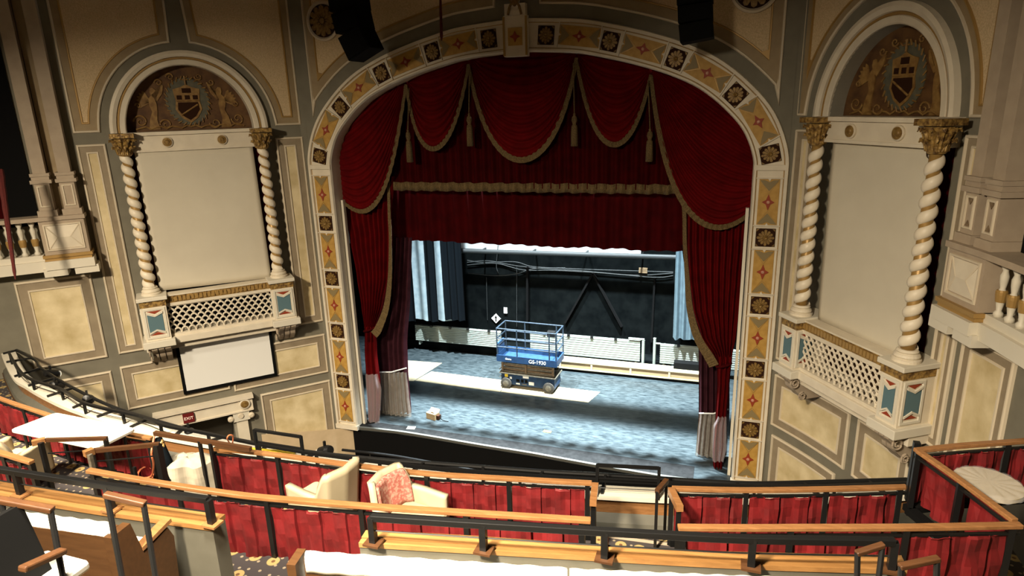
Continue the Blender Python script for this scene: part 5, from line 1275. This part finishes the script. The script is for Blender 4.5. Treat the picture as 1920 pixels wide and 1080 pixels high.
# base of the left parapet end
def bench(lab, topF, topN, z, floor, ends, arm=True):
    A = pl(topF, z, 4); B = pl(topN, z, 4); n = 24; L1, L2 = pathlen(A), pathlen(B)
    a = [at(A, L1, L1[-1] * k / n)[0] for k in range(n + 1)]; b = [at(B, L2, L2[-1] * k / n)[0] for k in range(n + 1)]
    t = thing('bench', lab, 'bench', a[n // 2] - Vector((0, 0, z - floor)))
    mid = [(p + q) / 2 for p, q in zip(a, b)]; w_ = (a[n // 2] - b[n // 2]).length
    prof = [(-.5, -.12), (-.52, -.03), (-.36, .0), (0, .012), (.36, 0), (.52, -.03), (.5, -.12)]
    def cv(u, v):
        i = u * n; p = at(mid, pathlen(mid), pathlen(mid)[-1] * u)[0]; i = min(n - 1, int(i)); d = (a[i] - b[i]).normalized(); k = v * 6; j = min(5, int(k)); f = k - j
        o = prof[j][0] + (prof[j + 1][0] - prof[j][0]) * f; h = prof[j][1] + (prof[j + 1][1] - prof[j][1]) * f
        return p + d * o * w_ + Vector((0, 0, h + .004 * sin(u * 60)))
    MB().grid(cv, 60, 18).build('white_cover', 'cover', t, smooth=True, solid=.01)
    bk = [Vector((p.x, p.y, 0)) for p in mid]
    MB().sweepbox([p + Vector((0, 0, (z - .03 + floor) / 2)) for p in bk], w_ * .8, z - .03 - floor).build('bench_back', 'pewwood', t)
    axx = (mid[-1] - mid[0]).normalized(); st = [p + Vector((-axx.y, axx.x, 0)) * .22 for p in bk]
    MB().sweepbox([p + Vector((0, 0, floor + .42)) for p in st], .32, .10).build('seat_pad', 'cover', t)
    MB().sweepbox([p + Vector((0, 0, floor + .20)) for p in st], .28, .34).build('seat_base', 'pewwood', t)
    ax = (mid[-1] - mid[0]).normalized(); d = Vector((-ax.y, ax.x, 0))
    for e in ends:
        p = bk[0] if e == 0 else bk[-1]; s = -1 if e == 0 else 1; o = p + ax * s * .03
        prof2 = [(-.08, 0), (-.09, z - floor - .01), (.07, z - floor - .01), (.13, .56), (.36, .60), (.40, .50), (.36, .0)] if arm else [(-.08, 0), (-.09, z - floor - .02), (.07, z - floor - .02), (.10, 0)]
        vs = [o + d * q + Vector((0, 0, floor + h)) for q, h in prof2]; vs2 = [v + ax * s * .06 for v in vs]; k = len(vs)
        MB().add(vs + vs2, [tuple(range(k)), tuple(range(k, 2 * k))] + [(i, (i + 1) % k, k + (i + 1) % k, k + i) for i in range(k)]).build('bench_end', 'pewwood', t)
        if arm: MB().bar(o + d * .12 + ax * s * .03 + Vector((0, 0, floor + .60)), o + d * .40 + ax * s * .03 + Vector((0, 0, floor + .635)), .07, .03).build('armrest', 'handwood', t)
    return t
bench('wooden bench with a white cover over its back behind the right parapet, left of two', [(575, 1029), (800, 1045), (1064, 1062)], [(570, 1047), (800, 1062), (1064, 1079)], 5.34, F4, [0], False)
bench('wooden bench with a white cover over its back at the bottom edge, right of two', [(1068, 1063), (1300, 1073), (1500, 1080)], [(1068, 1080), (1300, 1090), (1500, 1097)], 5.34, F4, [])
bench('wooden bench with a white cover over its back and a wooden arm at lower left', [(-80, 938), (0, 950), (100, 963), (208, 977)], [(-80, 958), (0, 971), (100, 985), (205, 999)], 5.50, F4 + .15, [1])
MB().slab([(-2.5, -11.2), (-2.5, -16), (9, -16), (9, -10.6), (4.5, -10.9), (1, -11.5)], F4 - .02, F4).build('floor_rear', 'carpet', tagd=(None, None, None, 'structure'))
# foreground stair handrails
def hoop(lab, pts, dist, rad=.014, leg_m='blackmetal'):
    P = [dp(*q, dist) for q in pts]; t = thing('stair_handrail', lab, 'railing', P[0])
    d = P[2] - P[1]
    MB().sweepbox([P[1] - d * .06, P[1], P[2], P[2] + d * .06], .038, .028).build('handrail', 'darkwood', t, bevel=.006)
    MB().tube([P[0], P[1]], rad, 8).build('post', leg_m, t); MB().tube([P[2], P[3]], rad, 8).build('post', leg_m, t)
hoop('brown-capped stair handrail crossing the left bench at the picture edge', [(36, 1120), (2, 938), (94, 955), (125, 1120)], 3.1)
hoop('brown-capped stair handrail in front of the end of the left bench', [(236, 1120), (200, 928), (269, 944), (298, 1120)], 3.3)
hoop('wooden-capped stair handrail before the right end of the oak parapet', [(1606, 1120), (1608, 1037), (1655, 1022), (1643, 1120)], 3.6, .016)
hoop('lowest wooden-capped stair handrail at the bottom right corner', [(1688, 1120), (1690, 1062), (1757, 1048), (1755, 1120)], 3.3, .016)
# seat at the lower left corner
P = dp(70, 1075, 3.0); t = thing('side_chair', 'dark-armed seat with a pale cushion in the bottom left corner', 'seat', P - Vector((0, 0, .25)))
MB().bar(dp(40, 1068, 2.9), dp(120, 1032, 3.1), .05, .03).build('armrest', 'darkwood', t, bevel=.008)
MB().box(dp(75, 1085, 3.15), (.30, .30, .06)).build('cushion', 'cover', t, bevel=.02)
MB().box(dp(5, 1075, 3.0) , (.05, .35, .5), Matrix.Rotation(R(-15), 3, 'Y')).build('side_panel', 'black', t)

# ------------------------------------------------------------------ loose pieces of ornament become parts of their own
PAT = set('frame border rim edge trim moulding bead lettering fringe lattice ridge carpet surface field skirt grille vent drapery mural'.split())
def clusters(me):
    n = len(me.vertices); par = list(range(n))
    def find(i):
        while par[i] != i: par[i] = par[par[i]]; i = par[i]
        return i
    for e in me.edges:
        a, b = find(e.vertices[0]), find(e.vertices[1])
        if a != b: par[a] = b
    comp = {}
    for i in range(n): comp.setdefault(find(i), []).append(i)
    L = list(comp.values())
    if len(L) < 2 or len(L) > 60: return None
    bb = []
    for c in L:
        P = [me.vertices[i].co for i in c]; bb.append([min(p[k] for p in P) - .006 for k in range(3)] + [max(p[k] for p in P) + .006 for k in range(3)])
    q = list(range(len(L)))
    def f2(i):
        while q[i] != i: i = q[i]
        return i
    for i in range(len(L)):
        for j in range(i):
            if all(bb[i][k] <= bb[j][k + 3] and bb[j][k] <= bb[i][k + 3] for k in range(3)):
                a, b = f2(i), f2(j)
                if a != b: q[a] = b
    g = {}
    for i in range(len(L)): g.setdefault(f2(i), []).extend(L[i])
    return list(g.values()) if len(g) > 1 else None
done = {}
for o in list(D.objects):
    if o.type != 'MESH' or o.parent is None or (set(o.name.split('.')[0].split('_')) & PAT): continue
    if o.children: continue
    me = o.data
    if me not in done:
        G = clusters(me); done[me] = None
        if G and len(G) <= 40:
            out = []
            for g in G:
                st = set(g); mp = {}; vs = []; fs = []
                for i in sorted(st): mp[i] = len(vs); vs.append(me.vertices[i].co.copy())
                for p in me.polygons:
                    if p.vertices[0] in st: fs.append([mp[i] for i in p.vertices])
                m2 = D.meshes.new(me.name); m2.from_pydata(vs, [], fs); m2.materials.append(me.materials[0])
                if me.polygons[0].use_smooth:
                    for p in m2.polygons: p.use_smooth = True
                out.append(m2)
            done[me] = out
    if done[me]:
        for m2 in done[me][1:]:
            c = o.copy(); c.data = m2; COL.objects.link(c)
        o.data = done[me][0]
